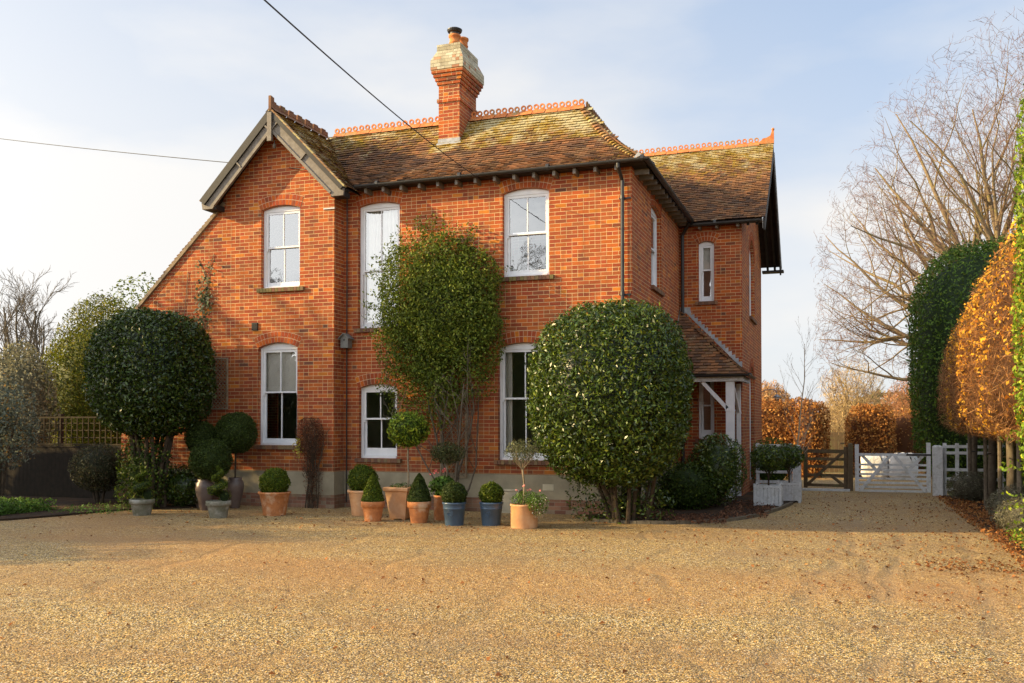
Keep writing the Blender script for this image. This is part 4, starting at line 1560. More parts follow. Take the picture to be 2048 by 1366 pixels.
mb.bar((-2.95, 20.97, PZ - 0.16), (-2.41, 20.97, 2.05), 0.08, 0.10, up=(0, 1, 0))
mb.build('porch_brace', 'white', house)
mb = MB()
mb.box(-2.34, -2.25, 22.16, 22.29, 0.0, PZ - 0.155)
mb.box(-2.35, -2.24, 22.15, 22.295, 1.95, 2.0)
mb.build('porch_post', 'white', house)
mb = MB()
mb.bar((-2.29, 21.08, 2.55), (-2.29, 22.15, 2.0), 0.05, 0.06)
mb.build('porch_brace', 'white', house)

# ---- little things fixed on the walls -----------------------------------
mb = MB()
mb.box(-11.72, -11.58, YG - 0.03, YG + 0.02, 3.68, 3.84)
for k in range(5):
    mb.box(-11.71, -11.59, YG - 0.036, YG - 0.029, 3.70 + k * 0.026, 3.712 + k * 0.026)
mb.build('air_vent', 'blackwood', house)
mb = MB()
mb.box(-5.42, -5.20, Y0 - 0.036, Y0 + 0.02, 0.44, 0.56)
for k in range(6):
    mb.box(-5.40 + k * 0.033, -5.385 + k * 0.033, Y0 - 0.042, Y0 - 0.035, 0.45, 0.55)
mb.build('air_brick', 'cream', house)
mb = MB()
mb.box(-10.0, -9.74, YG - 0.03, YG - 0.003, 6.10, 6.125)
mb.build('cable_bracket', 'white_old', house)

mb = MB()        # louvred meter box
mb.box(-6.28, -5.86, Y0 - 0.17, Y0 - 0.032, 0.0, 0.42)
for k in range(14):
    mb.box(-6.265 + k * 0.029, -6.253 + k * 0.029, Y0 - 0.176, Y0 - 0.169, 0.03, 0.37)
mb.box(-6.30, -5.84, Y0 - 0.19, Y0 - 0.032, 0.421, 0.45)
tag(mb.build('meter_box', 'utility'), 'beige ribbed meter box on the wall beside the second blue pot', 'meter box')

t = thing('bird_box', 'grey wooden bird box with pitched roof in the corner beside the gable', 'bird box', (-9.61, 16.8, 3.4))
P = lambda u, v, w: (-9.61 + u, 16.75 + w, 3.40 + v)
mb = MB()
mb.poly_extrude([(-0.085, -0.13), (0.085, -0.13), (0.085, 0.07), (0, 0.145), (-0.085, 0.07)], P, 0, 0.17)
mb.build('body', 'grey_box', t)
for s_ in (1, -1):
    mb = MB()
    mb.bar((-9.61, 16.82, 3.40 + 0.16), (-9.61 + s_ * 0.125, 16.82, 3.40 + 0.05), 0.24, 0.014, up=(0, 0, 1))
    mb.build('roof_board', 'grey_box', t)
mb = MB()
mb.lathe([(0.0, 0), (0.024, 0)], 0, 0, 0, 14)
mb.v = [(-9.61 + a, 16.745, 3.43 + b_) for a, b_, c_ in mb.v]
mb.build('entrance_hole', 'black', t, recalc=False)


def lattice(mb, P, u0, u1, v0, v1, step, w=0.014, frame=0.03, diag=True):
    fix_box(mb, P, u0, u0 + frame, v0, v1, 0, 0.03)
    fix_box(mb, P, u1 - frame, u1, v0, v1, 0, 0.03)
    fix_box(mb, P, u0 + frame, u1 - frame, v0, v0 + frame, 0, 0.03)
    fix_box(mb, P, u0 + frame, u1 - frame, v1 - frame, v1, 0, 0.03)
    W, H = u1 - u0, v1 - v0
    if diag:
        k = -H
        while k < W:
            for s_ in (0, 1):
                a0, a1 = max(0, k), min(W, k + H)
                if a1 - a0 > 0.03:
                    p, q = (a0, a0 - k), (a1, a1 - k)
                    if s_:
                        p, q = (W - p[0], p[1]), (W - q[0], q[1])
                    mb.bar(P(u0 + p[0], v0 + p[1], 0.008 + 0.011 * s_), P(u0 + q[0], v0 + q[1], 0.008 + 0.011 * s_), 0.008, w, up=Vector(P(0, 0, 1)) - Vector(P(0, 0, 0)))
            k += step
    else:
        k = step
        while k < W - 0.02:
            fix_box(mb, P, u0 + k, u0 + k + w, v0 + frame, v1 - frame, 0.002, 0.013)
            k += step
        k = step
        while k < H - 0.02:
            fix_box(mb, P, u0 + frame, u1 - frame, v0 + k, v0 + k + w, 0.015, 0.027)
            k += step


mb = MB()
lattice(mb, FY(YG - 0.05), -12.72, -12.30, 2.02, 3.12, 0.085)
tag(mb.build('wall_trellis', 'wood_pale'), 'narrow weathered diamond trellis on the gable wall above the three clipped balls', 'trellis')
mb = MB()
lattice(mb, FY(Y0 - 0.06), -7.55, -6.98, 0.65, 2.4, 0.085, 0.01)
tag(mb.build('wall_trellis', 'wood_pale'), 'diamond trellis behind the bare lower stems of the big wall climber', 'trellis')


def lantern(name, x, y, z, label):
    t = thing(name, label, 'lamp', (x, y, z))
    mb = MB()
    mb.hexa([(x - .07, y - .07, z - .14), (x + .07, y - .07, z - .14), (x + .07, y + .07, z - .14), (x - .07, y + .07, z - .14),
             (x - .09, y - .09, z + .08), (x + .09, y - .09, z + .08), (x + .09, y + .09, z + .08), (x - .09, y + .09, z + .08)])
    mb.build('lamp_glass', 'white_old', t)
    mb = MB()
    mb.lathe([(0.15, 0), (0.13, 0.04), (0.03, 0.13), (0.02, 0.17), (0, 0.18)], x, y, z + 0.081, 4)
    for sx in (-1, 1):
        for sy in (-1, 1):
            mb.bar((x + sx * .074, y + sy * .074, z - .15), (x + sx * .095, y + sy * .095, z + .085), 0.012, 0.012)
    mb.box(x - 0.02, x + 0.02, y, y + 0.22, z + 0.12, z + 0.15)
    mb.build('frame', 'black', t)
    return t


lantern('wall_lantern', -12.85, 16.38, 3.18, 'black four-sided wall lantern on the gable wall above the narrow trellis')
t = thing('wall_lamp', 'small galvanised swan-neck lamp at the far right corner of the house', 'lamp', (XW, 27.5, 2.7))
mb = MB()
mb.tube([(XW, 27.5, 2.62), (XW + 0.15, 27.5, 2.68), (XW + 0.33, 27.5, 2.70), (XW + 0.42, 27.5, 2.66), (XW + 0.44, 27.5, 2.56)], 0.013, 6)
mb.build('arm', 'metal', t)
mb = MB()
mb.lathe([(0.03, 0.08), (0.05, 0.05), (0.14, 0.0), (0.13, -0.01), (0.04, 0.02)], XW + 0.44, 27.5, 2.47, 16)
mb.build('lamp_shade', 'metal', t, smooth=True)
mb = MB()
mb.lathe([(0.035, 0.02), (0.055, -0.03), (0.05, -0.09), (0, -0.12)], XW + 0.44, 27.5, 2.47, 12)
mb.build('bulb_jar', 'glass', t, smooth=True)

# cream chairs seen through the lower gable window
def chair_at(x, y, label):
    t = thing('dining_chair', label, 'chair', (x, y, 0.26), 'cream dining chairs inside')
    mb = MB()
    pts = [(x - 0.2, y, 0.7), (x - 0.22, y + 0.03, 1.0), (x - 0.17, y + 0.05, 1.22), (x, y + 0.06, 1.30), (x + 0.17, y + 0.05, 1.22), (x + 0.22, y + 0.03, 1.0), (x + 0.2, y, 0.7)]
    mb.tube(pts, 0.022, 6)
    for q in (-0.08, 0.08):
        mb.tube([(x + q, y, 0.7), (x + q * 0.7, y + 0.05, 1.28)], 0.014, 5)
    mb.build('backrest', 'cream', t)
    mb = MB()
    mb.box(x - 0.23, x + 0.23, y - 0.44, y + 0.02, 0.66, 0.70)
    mb.build('seat', 'cream', t)
    for sx in (-0.2, 0.2):
        for sy in (-0.4, -0.01):
            mb = MB()
            mb.bar((x + sx, y + sy, 0.26), (x + sx, y + sy, 0.66), 0.035, 0.035)
            mb.build('leg', 'cream', t)


chair_at(-11.78, 17.75, 'cream chair indoors, seen low in the left half of the lower gable window')
chair_at(-11.12, 17.75, 'cream chair indoors, seen low in the right half of the lower gable window')

# ---- overhead cables -----------------------------------------------------
def cable(a, b, sag, r_, label, n=24):
    a, b = Vector(a), Vector(b)
    mb = MB()
    mb.tube([a.lerp(b, k / n) - Vector((0, 0, 4 * sag * (k / n) * (1 - k / n))) for k in range(n + 1)], r_, 5)
    tag(mb.build('overhead_cable', 'cable'), label, 'cable', 'overhead cables')
cable((-6.67, 16.8, 6.50), (-4.0, 4.5, 4.98), 0.10, 0.0075, 'thin black cable rising from the eaves above the upper right window')
cable((-9.5, 16.22, 6.74), (-24, 20.4, 10.2), 0.05, 0.009, 'thin pale cable running left from the gable corner bracket')

# ================================================================== POTS AND CLIPPED PLANTS
def terracotta_profile(rt, h, rim=0.05, kind='plain'):
    rb = rt * 0.68
    if kind == 'cyl':
        return [(rt * 0.92, 0), (rt * 0.95, 0.02), (rt * 0.95, h * 0.9), (rt, h * 0.93), (rt, h), (rt * 0.9, h), (rt * 0.88, h * 0.8)]
    if kind == 'basket':
        return [(rb, 0), (rt * 0.86, h * 0.66), (rt * 0.88, h * 0.70), (rt, h * 0.72), (rt * 1.0, h * 0.97), (rt * 0.96, h), (rt * 0.88, h), (rt * 0.86, h * 0.8)]
    if kind == 'blue':
        return [(rb * 1.12, 0), (rt * 0.90, h * 0.70), (rt * 0.93, h * 0.71), (rt * 0.93, h * 0.74), (rt * 0.915, h * 0.76), (rt * 0.95, h * 0.9), (rt, h * 0.93), (rt, h), (rt * 0.9, h), (rt * 0.88, h * 0.8)]
    if kind == 'urn':
        return [(rt * 0.52, 0), (rt * 0.56, 0.03), (rt * 0.9, h * 0.45), (rt * 1.08, h * 0.72), (rt * 1.0, h * 0.86), (rt * 0.78, h * 0.93), (rt * 0.86, h), (rt * 0.75, h), (rt * 0.7, h * 0.85)]
    return [(rb, 0), (rb * 1.02, 0.015), (rt * 0.78, h * 0.4), (rt * 0.91, h * 0.86), (rt * 0.97, h * 0.9), (rt * 1.03, h * 0.955), (rt * 1.0, h), (rt * 0.9, h), (rt * 0.88, h * 0.8)]


def soil_disc(t, x, y, z, r_):
    mb = MB()
    n = 20
    mb.face([(x + r_ * math.cos(2 * math.pi * k / n), y + r_ * math.sin(2 * math.pi * k / n), z) for k in range(n)])
    mb.build('soil', 'soil', t, recalc=False)


def ball_foliage(t, c, r_, pal, n, size=0.03, e=2.0, name='foliage', mat='leaf', squash=1.0, core=True, lumpy=0.045, aspect=0.6, depth=0.2, spread=1.4):
    rad = (r_, r_, r_ * squash)
    p, nn = blob(c, rad, n, e, lumpy, 4.5 / r_ * 0.3 + 4, depth, seed=c[0])
    k = core_blob(c, rad, e, 0.86, lumpy, 4.5 / r_ * 0.3 + 4, c[0], GREEN[pal][0][1]) if core else None
    return leaves_mesh(name, p, nn, size, GREEN[pal], aspect, spread, mat, t, core=k)


def cone_foliage(t, x, y, z0, h, rb, pal, n):
    tt = rng.random(n) ** 0.8
    a = rng.random(n) * 2 * math.pi
    rr = rb * np.interp(tt, [0, 0.12, 0.5, 0.85, 1.0], [0.86, 1.0, 0.72, 0.33, 0.03])
    rr *= 1 - 0.16 * rng.random(n)
    p = np.stack([x + rr * np.cos(a), y + rr * np.sin(a), z0 + h * tt], 1)
    nn = np.stack([np.cos(a), np.sin(a), np.full(n, 0.45)], 1)
    V, F = [], []
    prof = [(0.0, 0.80), (0.12, 0.9), (0.5, 0.62), (0.85, 0.25), (0.97, 0.01)]
    for q, k in prof:
        for j in range(16):
            V.append((x + rb * k * math.cos(j * math.pi / 8), y + rb * k * math.sin(j * math.pi / 8), z0 + h * q))
    for i in range(len(prof) - 1):
        for j in range(16):
            F.append((i * 16 + j, i * 16 + (j + 1) % 16, (i + 1) * 16 + (j + 1) % 16, (i + 1) * 16 + j))
    leaves_mesh('foliage', p, nn, 0.03, GREEN[pal], 0.6, 1.4, 'leaf', t, core=(np.array(V), F, GREEN[pal][0][1]))


def potted(label, x, y, rt, h, mat, kind='plain', cat='potted plant', name='potted_plant', group=None, mod=None):
    t = thing(name, label, cat, (x, y, 0), group)
    mb = MB()
    mb.lathe(terracotta_profile(rt, h, kind=kind), x, y, 0, 36, mod=mod)
    mb.build('pot', mat, t, smooth=True)
    soil_disc(t, x, y, h * 0.9, rt * 0.9)
    return t


swirl = lambda ta, z: 1 + (0.018 * math.sin(9 * ta + z * 14) if 0.03 < z < 0.36 else 0)
ribs = lambda ta, z: 1 + (0.012 * math.sin(22 * ta) if z < 0.24 else 0.006 * math.sin(30 * ta))

t = potted('clipped box ball in a swirled terracotta pot standing alone by the gable wall', -10.08, 15.0, 0.30, 0.44, 'terracotta', mod=swirl)
ball_foliage(t, (-10.08, 15.0, 0.61), 0.275, 'box', 7000)
t = potted('loose box ball in a pale swirled terracotta pot behind the leftmost box cone', -8.55, 15.55, 0.25, 0.47, 'terracotta_pale', mod=swirl)
ball_foliage(t, (-8.52, 15.55, 0.66), 0.28, 'box', 6000, 0.03, lumpy=0.08)
t = potted('box cone in an orange terracotta pot, left of the tall square pot', -7.83, 14.67, 0.21, 0.35, 'terracotta', 'basket', group='box cones in basket-weave pots', mod=ribs)
cone_foliage(t, -7.83, 14.67, 0.31, 0.52, 0.205, 'box', 5000)
t = potted('box cone in an orange terracotta pot, right of the tall square pot', -6.95, 14.71, 0.21, 0.37, 'terracotta', 'basket', group='box cones in basket-weave pots', mod=ribs)
cone_foliage(t, -6.95, 14.71, 0.33, 0.52, 0.215, 'boxdark', 5000)
for (x, y, lab, dz) in ((-6.22, 14.55, 'box ball in a blue glazed pot, the left one of the two blue pots', 0.0), (-5.63, 14.76, 'box ball in a blue glazed pot, the right one of the two blue pots', 0.0)):
    t = potted(lab, x, y, 0.205, 0.39, 'blueglaze', 'blue', group='blue glazed pots with box balls')
    ball_foliage(t, (x, y, 0.52), 0.215 if x < -6 else 0.20, 'boxdark' if x < -6 else 'box', 5000)
    mb = MB()       # small round crest moulded on the pot
    cx, cz = x + 0.0, 0.21
    for rr, w_ in ((0.048, 0.006), (0.022, 0.006)):
        pts = [(cx + rr * math.cos(a * math.pi / 8), y - 0.176 - 0.05 * (cz + rr * math.sin(a * math.pi / 8) - cz), cz + rr * math.sin(a * math.pi / 8)) for a in range(17)]
        mb.tube(pts, w_, 5)
    mb.build('crest', 'blueglaze', t)

# standard bay in a tall square pot
x, y = -7.51, 15.14
t = thing('standard_bay_tree', 'ball-headed standard bay tree in a tall square tapered terracotta pot', 'potted tree', (x, y, 0))
mb = MB()
def sq(mb, x, y, prof):
    for (a, z0), (b, z1) in zip(prof[:-1], prof[1:]):
        lo = [(x - a, y - a, z0), (x + a, y - a, z0), (x + a, y + a, z0), (x - a, y + a, z0)]
        hi = [(x - b, y - b, z1), (x + b, y - b, z1), (x + b, y + b, z1), (x - b, y + b, z1)]
        mb.add(lo + hi, [(0, 1, 5, 4), (1, 2, 6, 5), (2, 3, 7, 6), (3, 0, 4, 7)])
sq(mb, x, y, [(0.15, 0.02), (0.155, 0.05), (0.215, 0.50), (0.24, 0.52), (0.245, 0.565), (0.235, 0.58), (0.20, 0.58), (0.20, 0.5)])
for sx in (-1, 1):
    for sy in (-1, 1):
        mb.box(x + sx * 0.11 - 0.03, x + sx * 0.11 + 0.03, y + sy * 0.11 - 0.03, y + sy * 0.11 + 0.03, 0, 0.022)
mb.build('pot', 'terracotta_pale', t, recalc=False)
mb = MB()
mb.face([(x - .2, y - .2, .54), (x + .2, y - .2, .54), (x + .2, y + .2, .54), (x - .2, y + .2, .54)])
mb.build('soil', 'soil', t, recalc=False)
mb = MB()
mb.tube([(x + 0.14, y, 0.5), (x + 0.145, y, 0.8), (x + 0.13, y, 1.1), (x + 0.14, y, 1.5)], [0.018, 0.016, 0.016, 0.014], 8)
for k in range(9):
    a = k * 2.4
    mb.tube([(x + 0.14, y, 1.28 + 0.02 * k), (x + 0.14 + 0.25 * math.cos(a), y + 0.25 * math.sin(a), 1.5 + 0.05 * (k % 4))], [0.008, 0.004], 5)
mb.build('trunk', 'greystem', t)
ball_foliage(t, (x + 0.13, y, 1.61), 0.385, 'bright', 2600, 0.06, squash=0.86, lumpy=0.08, aspect=0.42, depth=0.5, core=False, spread=0.6)
ball_foliage(t, (x + 0.13, y, 1.60), 0.34, 'laurel', 2200, 0.055, squash=0.86, lumpy=0.08, aspect=0.42, depth=0.6, spread=0.7)
mb = MB()
p, nn = blob((x, y, 0.58), (0.2, 0.2, 0.08), 300, depth=0.5)
leaves_mesh('underplanting', p, nn, 0.04, GREEN['grass'], 0.3, 1.0, 'leaf', t)

# geranium pot with standard
x, y = -6.74, 15.3
t = potted('red geraniums and a dark mop-headed standard in a terracotta pot behind the left blue pot', x, y, 0.19, 0.44, 'terracotta', 'cyl')
p, nn = blob((x - 0.02, y, 0.60), (0.24, 0.22, 0.2), 900, lumpy=0.15, depth=0.6)
leaves_mesh('foliage', p, nn, 0.06, GREEN['grass'], 0.9, 0.7, 'leaf', t)
mb = MB()
mb.tube([(x + 0.06, y, 0.4), (x + 0.05, y, 0.75), (x + 0.07, y, 1.1)], [0.014, 0.012, 0.010], 7)
for k in range(12):
    a = k * 2.4
    mb.tube([(x + 0.07, y, 0.95 + 0.012 * k), (x + 0.07 + 0.24 * math.cos(a), y + 0.2 * math.sin(a), 1.12 + 0.03 * (k % 4))], [0.007, 0.003], 5)
mb.build('trunk', 'greystem', t)
p, nn = blob((x + 0.05, y, 1.18), (0.33, 0.28, 0.2), 1900, lumpy=0.16, lf=7, depth=0.7)
leaves_mesh('crown', p, nn, 0.045, [(4, (0.06, 0.075, 0.025)), (3, (0.09, 0.10, 0.035)), (1, (0.14, 0.14, 0.05))], 0.4, 0.8, 'leaf', t)


def flowers(t, x, y, z, n, spread, col, size=0.028, h=0.06, name='flowers'):
    mb_p, mb_n = [], []
    cents = [(x + random.gauss(0, spread), y + random.gauss(0, spread * 0.7), z + random.uniform(-h, h)) for _ in range(n)]
    for c in cents:
        for k in range(9):
            d = Vector((random.gauss(0, 1), random.gauss(0, 1), random.gauss(0, 1))).normalized()
            mb_p.append(tuple(Vector(c) + d * size * 0.6))
            mb_n.append(tuple(d))
    leaves_mesh(name, np.array(mb_p), np.array(mb_n), size, [(1, col), (1, tuple(min(1, v * 1.25) for v in col))], 0.9, 0.4, 'petal', t)
    mb = MB()
    for c in cents:
        mb.tube([(c[0] * 0.6 + x * 0.4, c[1] * 0.6 + y * 0.4, z - 0.22), c], 0.0025, 4)
    mb.build('flower_stalks', 'greystem', t)


flowers(t, x - 0.10, y - 0.05, 0.86, 9, 0.11, (0.75, 0.22, 0.20))
t['label'] = 'coral-pink geraniums and a mop-headed standard in a terracotta pot behind the left blue pot'

# cylinder pot with olive and white daisies
x, y = -4.98, 14.59
t = potted('small olive standard over trailing white daisies in a wide straight-sided terracotta pot', x, y, 0.235, 0.39, 'terracotta_pale', 'cyl')
mb = MB()
mb.tube([(x - 0.01, y, 0.34), (x + 0.0, y, 0.7), (x - 0.03, y, 0.98)], [0.017, 0.015, 0.016], 8)
rnd = random.Random(4)
L = []
for k in range(8):
    a = k * 2.4
    branch_lines((x - 0.03, y, 0.95), (math.cos(a) * 0.8, math.sin(a) * 0.8, 0.9), 0.34, 0.009, 2, dict(levels=2, nb=[4, 3], wob=0.15, up=0.1, rmin=0.002, ang=(20, 45)), L, rnd)
lines_to_mb(L, mb)
mb.build('trunk', 'greystem', t)
p, nn = blob((x - 0.02, y, 1.26), (0.33, 0.3, 0.21), 1300, lumpy=0.2, lf=8, depth=0.8)
leaves_mesh('crown', p, nn, 0.042, [(4, (0.10, 0.12, 0.055)), (3, (0.15, 0.165, 0.075)), (1, (0.22, 0.22, 0.11))], 0.3, 0.9, 'leaf', t)
p, nn = blob((x + 0.02, y, 0.47), (0.24, 0.22, 0.13), 900, lumpy=0.15, depth=0.6)
p2, nn2 = blob((x + 0.26, y - 0.1, 0.40), (0.19, 0.17, 0.19), 1100, lumpy=0.2, depth=0.6)
leaves_mesh('foliage', np.concatenate([p, p2]), np.concatenate([nn, nn2]), 0.032, GREEN['grass'], 0.4, 0.9, 'leaf', t)
flowers(t, x + 0.27, y - 0.16, 0.40, 22, 0.10, (0.78, 0.78, 0.72), 0.010, 0.14, 'daisies')
flowers(t, x + 0.05, y, 0.66, 6, 0.12, (0.80, 0.33, 0.30), 0.022, 0.05)


# spiral topiaries
def spiral(x, y, zpot, rp, hs, label):
    t = potted(label, x, y, rp, zpot, 'stone', 'basket', group='box spirals in carved stone pots', mod=lambda a, z: 1 + 0.03 * math.sin(8 * a) * (1 if 0.05 < z < 0.22 else 0))
    n = 6500
    tt = rng.random(n) ** 0.75
    turns = 2.6
    ph = tt * turns * 2 * math.pi
    env = rp * 0.95 * (1 - tt) ** 0.75 + 0.03
    a2 = rng.random(n) * 2 * math.pi
    off = env * 0.48
    ru = env * 0.50 * (1 - 0.15 * rng.random(n))
    b1, b2 = np.cos(a2), np.sin(a2)
    cx, cy = x + off * np.cos(ph), y + off * np.sin(ph)
    cz = zpot * 0.93 + 0.08 + tt * hs * 0.92
    outr = np.cos(ph), np.sin(ph)
    p = np.stack([cx + ru * b1 * outr[0], cy + ru * b1 * outr[1], cz + ru * 0.62 * b2], 1)
    th = rng.random(n) * 2 * math.pi
    m = rng.random(n) < 0.5
    p[m, 0] = cx[m] + ru[m] * np.cos(th[m])
    p[m, 1] = cy[m] + ru[m] * np.sin(th[m])
    nn = p - np.stack([cx, cy, cz], 1)
    nn /= np.linalg.norm(nn, axis=1)[:, None] + 1e-6
    leaves_mesh('foliage', p, nn, 0.022, GREEN['box'], 0.55, 0.8, 'leaf', t)
    mb = MB()
    pts, rad = [], []
    for k in range(60):
        q = k / 59
        e_ = rp * 0.95 * (1 - q) ** 0.75 + 0.03
        pts.append((x + e_ * 0.48 * math.cos(q * turns * 2 * math.pi), y + e_ * 0.48 * math.sin(q * turns * 2 * math.pi), zpot * 0.93 + 0.08 + q * hs * 0.92))
        rad.append(e_ * 0.34)
    mb.tube(pts, rad, 8, col=(0.02, 0.035, 0.01))
    mb.build('inner_stems', 'leaf', t, recalc=False)


spiral(-12.43, 14.17, 0.30, 0.23, 0.60, 'box spiral in a grey stone pot beside the large dark dome tree')
spiral(-10.78, 14.26, 0.31, 0.225, 0.62, 'box spiral in a stone pot in front of the three clipped balls')

for (x, y, zc, r_, hp, lab) in ((-11.80, 15.36, 1.00, 0.405, 0.62, 'lowest and nearest clipped ball of the three, on a tall brown urn'),
                                (-11.66, 15.98, 1.53, 0.415, 0.62, 'highest clipped ball of the three, on a stem in a dark urn against the wall'),
                                (-12.35, 15.80, 1.42, 0.33, 0.60, 'leftmost and smallest clipped ball of the three, beside the dome tree')):
    ux = x - 0.14 if zc < 1.1 else x - 0.02
    t = potted(lab, ux, y, 0.17, hp, 'urn', 'urn', group='clipped balls in urns', cat='topiary', name='clipped_topiary')
    mb = MB()
    mb.tube([(ux, y, 0.5), (x, y, zc - r_ * 0.5)], 0.018, 7)
    mb.build('trunk', 'bark', t)
    ball_foliage(t, (x, y, zc), r_, 'boxdark', 9000, 0.034, depth=0.13, lumpy=0.02)


# white versailles planters
def planter(x, y, w, h, label, cz, cr):
    t = thing('planter_tree', label, 'potted tree', (x, y, 0), 'white timber planters with round-headed shrubs')
    a = w / 2
    mb = MB()
    for sx in (-1, 1):
        for sy in (-1, 1):
            mb.box(x + sx * a - 0.028, x + sx * a + 0.028, y + sy * a - 0.028, y + sy * a + 0.028, 0, h + 0.03)
    n = 6
    for k in range(n):
        u0, u1 = -a + 0.03 + (w - 0.06) * k / n, -a + 0.03 + (w - 0.06) * (k + 1) / n - 0.005
        for s_ in (-1, 1):
            mb.box(x + u0, x + u1, y + s_ * a - 0.01, y + s_ * a + 0.01, 0.075, h - 0.05)
            mb.box(x + s_ * a - 0.01, x + s_ * a + 0.01, y + u0, y + u1, 0.075, h - 0.05)
    for s_ in (-1, 1):
        for z0, z1 in ((0.04, 0.075), (h - 0.05, h)):
            mb.box(x - a + 0.028, x + a - 0.028, y + s_ * a - 0.02, y + s_ * a + 0.02, z0, z1)
            mb.box(x + s_ * a - 0.02, x + s_ * a + 0.02, y - a + 0.028, y + a - 0.028, z0, z1)
    mb.build('planter', 'white_old', t, recalc=False)
    mb = MB()
    mb.face([(x - a, y - a, h - 0.07), (x + a, y - a, h - 0.07), (x + a, y + a, h - 0.07), (x - a, y + a, h - 0.07)])
    mb.build('soil', 'soil', t, recalc=False)
    mb = MB()
    mb.tube([(x, y, h - 0.1), (x + 0.01, y, cz)], [0.022, 0.014], 7)
    for k in range(8):
        q = k * 2.4
        mb.tube([(x, y, h + 0.12 + 0.02 * k), (x + cr * 0.7 * math.cos(q), y + cr * 0.7 * math.sin(q), cz)], [0.009, 0.005], 5)
    mb.build('trunk', 'bark', t)
    p, nn = blob((x, y, cz), (cr, cr, cr * 0.8), 2800, lumpy=0.10, lf=6, depth=0.55)
    leaves_mesh('crown', p, nn, 0.055, GREEN['laurel'], 0.45, 0.7, 'leaf_gloss', t)


planter(-1.47, 20.0, 0.50, 0.45, 'round-headed shrub in the nearer white planter', 1.0, 0.36)
planter(-1.13, 21.35, 0.46, 0.43, 'round-headed shrub in the white planter behind, nearer the gate post', 1.02, 0.33)

# ================================================================== TREES, SHRUBS, HEDGES
def stems(mb, x, y, n, spread, h, r0, r1, top_spread, rnd, z0=-0.02):
    for k in range(n):
        a = 2 * math.pi * k / n + rnd.uniform(-0.4, 0.4)
        q = spread * rnd.uniform(0.3, 1)
        b_ = Vector((x + q * math.cos(a), y + q * 0.6 * math.sin(a), z0))
        e_ = Vector((x + top_spread * math.cos(a) * rnd.uniform(0.6, 1), y + top_spread * 0.7 * math.sin(a), h * rnd.uniform(0.85, 1.1)))
        m = b_.lerp(e_, 0.5) + Vector((rnd.gauss(0, 0.04), rnd.gauss(0, 0.04), 0))
        mb.tube([b_, b_.lerp(m, 0.5) + Vector((rnd.gauss(0, 0.015), 0, 0)), m, e_], [r0, r0 * 0.85, r0 * 0.75, r1], 8)


# dome tree on the left
t = thing('clipped_dome_tree', 'huge dark glossy clipped evergreen dome in front of the left end of the house', 'tree', (-13.25, 15.35, 0))
mb = MB()
stems(mb, -13.25, 15.35, 13, 0.30, 2.0, 0.06, 0.03, 0.6, random.Random(2))
mb.build('trunk', 'bark', t)
c, rad = (-13.20, 15.30, 2.74), (1.15, 1.10, 1.27)
p, nn = blob(c, rad, 31000, 2.7, 0.035, 2.5, 0.22, 2, fuzz=0.045)
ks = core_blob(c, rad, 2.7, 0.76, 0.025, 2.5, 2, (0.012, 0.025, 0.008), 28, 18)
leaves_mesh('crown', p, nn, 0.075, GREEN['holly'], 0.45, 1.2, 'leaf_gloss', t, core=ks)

# big laurel ball on the right
t = thing('clipped_ball_tree', 'huge clipped laurel ball on many stems at the right front corner of the house', 'tree', (-3.73, 15.75, 0))
mb = MB()
stems(mb, -3.6, 15.95, 13, 0.45, 1.5, 0.045, 0.025, 0.8, random.Random(5))
mb.build('trunk', 'bark', t)
c, rad = (-3.72, 15.50, 2.24), (1.34, 1.30, 1.52)
p, nn = blob(c, rad, 46000, 2.6, 0.04, 2.3, 0.24, 5, fuzz=0.06)
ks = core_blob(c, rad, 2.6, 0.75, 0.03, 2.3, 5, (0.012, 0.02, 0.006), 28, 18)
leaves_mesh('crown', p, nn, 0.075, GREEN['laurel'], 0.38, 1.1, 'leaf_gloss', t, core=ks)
p, nn = blob((-3.6, 16.1, 0.3), (0.95, 0.5, 0.6), 2300, lumpy=0.3, depth=0.95, zcut=0.02)
p2, nn2 = blob((-3.72, 15.5, 0.98), (1.02, 0.95, 0.36), 1900, lumpy=0.25, depth=0.8)
p, nn = np.concatenate([p, p2]), np.concatenate([nn, nn2])
leaves_mesh('basal_foliage', p, nn, 0.07, GREEN['laurel'], 0.4, 0.9, 'leaf_gloss', t)

# wall climber
t = thing('wall_climber', 'big bushy yellow-flecked climber on the front wall beside the upper right window', 'climbing plant', (-7.2, 16.8, 0))
rnd = random.Random(11)
mb = MB()
L = []
for k, (x, dx) in enumerate(((-7.2, -0.15), (-7.25, 0.1), (-7.1, -0.3), (-7.3, 0.25), (-7.15, 0.45), (-7.25, -0.5), (-7.05, 0.15))):
    branch_lines((x, 16.78, 0), (dx * 0.8, -0.03, 1), 2.6, 0.032 if k < 4 else 0.02, 3,
                 dict(levels=3, nb=[6, 4, 3], wob=0.10, up=0.05, ang=(20, 50), ls=(0.4, 0.6), t0=0.35, rmin=0.004, rs=0.5), L, rnd)
L = [([Vector((min(max(q.x, -8.5), -6.72), min(max(q.y, 16.35), 16.93), q.z)) for q in pts], rad, lv) for pts, rad, lv in L if pts[-1].z < 5.2]
lines_to_mb(L, mb)
mb.build('stems', 'stake', t, recalc=False)
P1, N1 = blob((-7.50, 16.66, 4.12), (1.26, 0.44, 1.30), 30000, 2.1, 0.26, 1.7, 0.6, 1.5, fuzz=0.14)
P2, N2 = blob((-7.60, 16.66, 2.75), (1.12, 0.34, 1.15), 10000, 2.2, 0.5, 3.6, 0.85, 4)
P3, N3 = blob((-6.68, 16.68, 3.4), (0.62, 0.34, 0.8), 4200, 2.2, 0.16, 3.1, 0.7, 6)
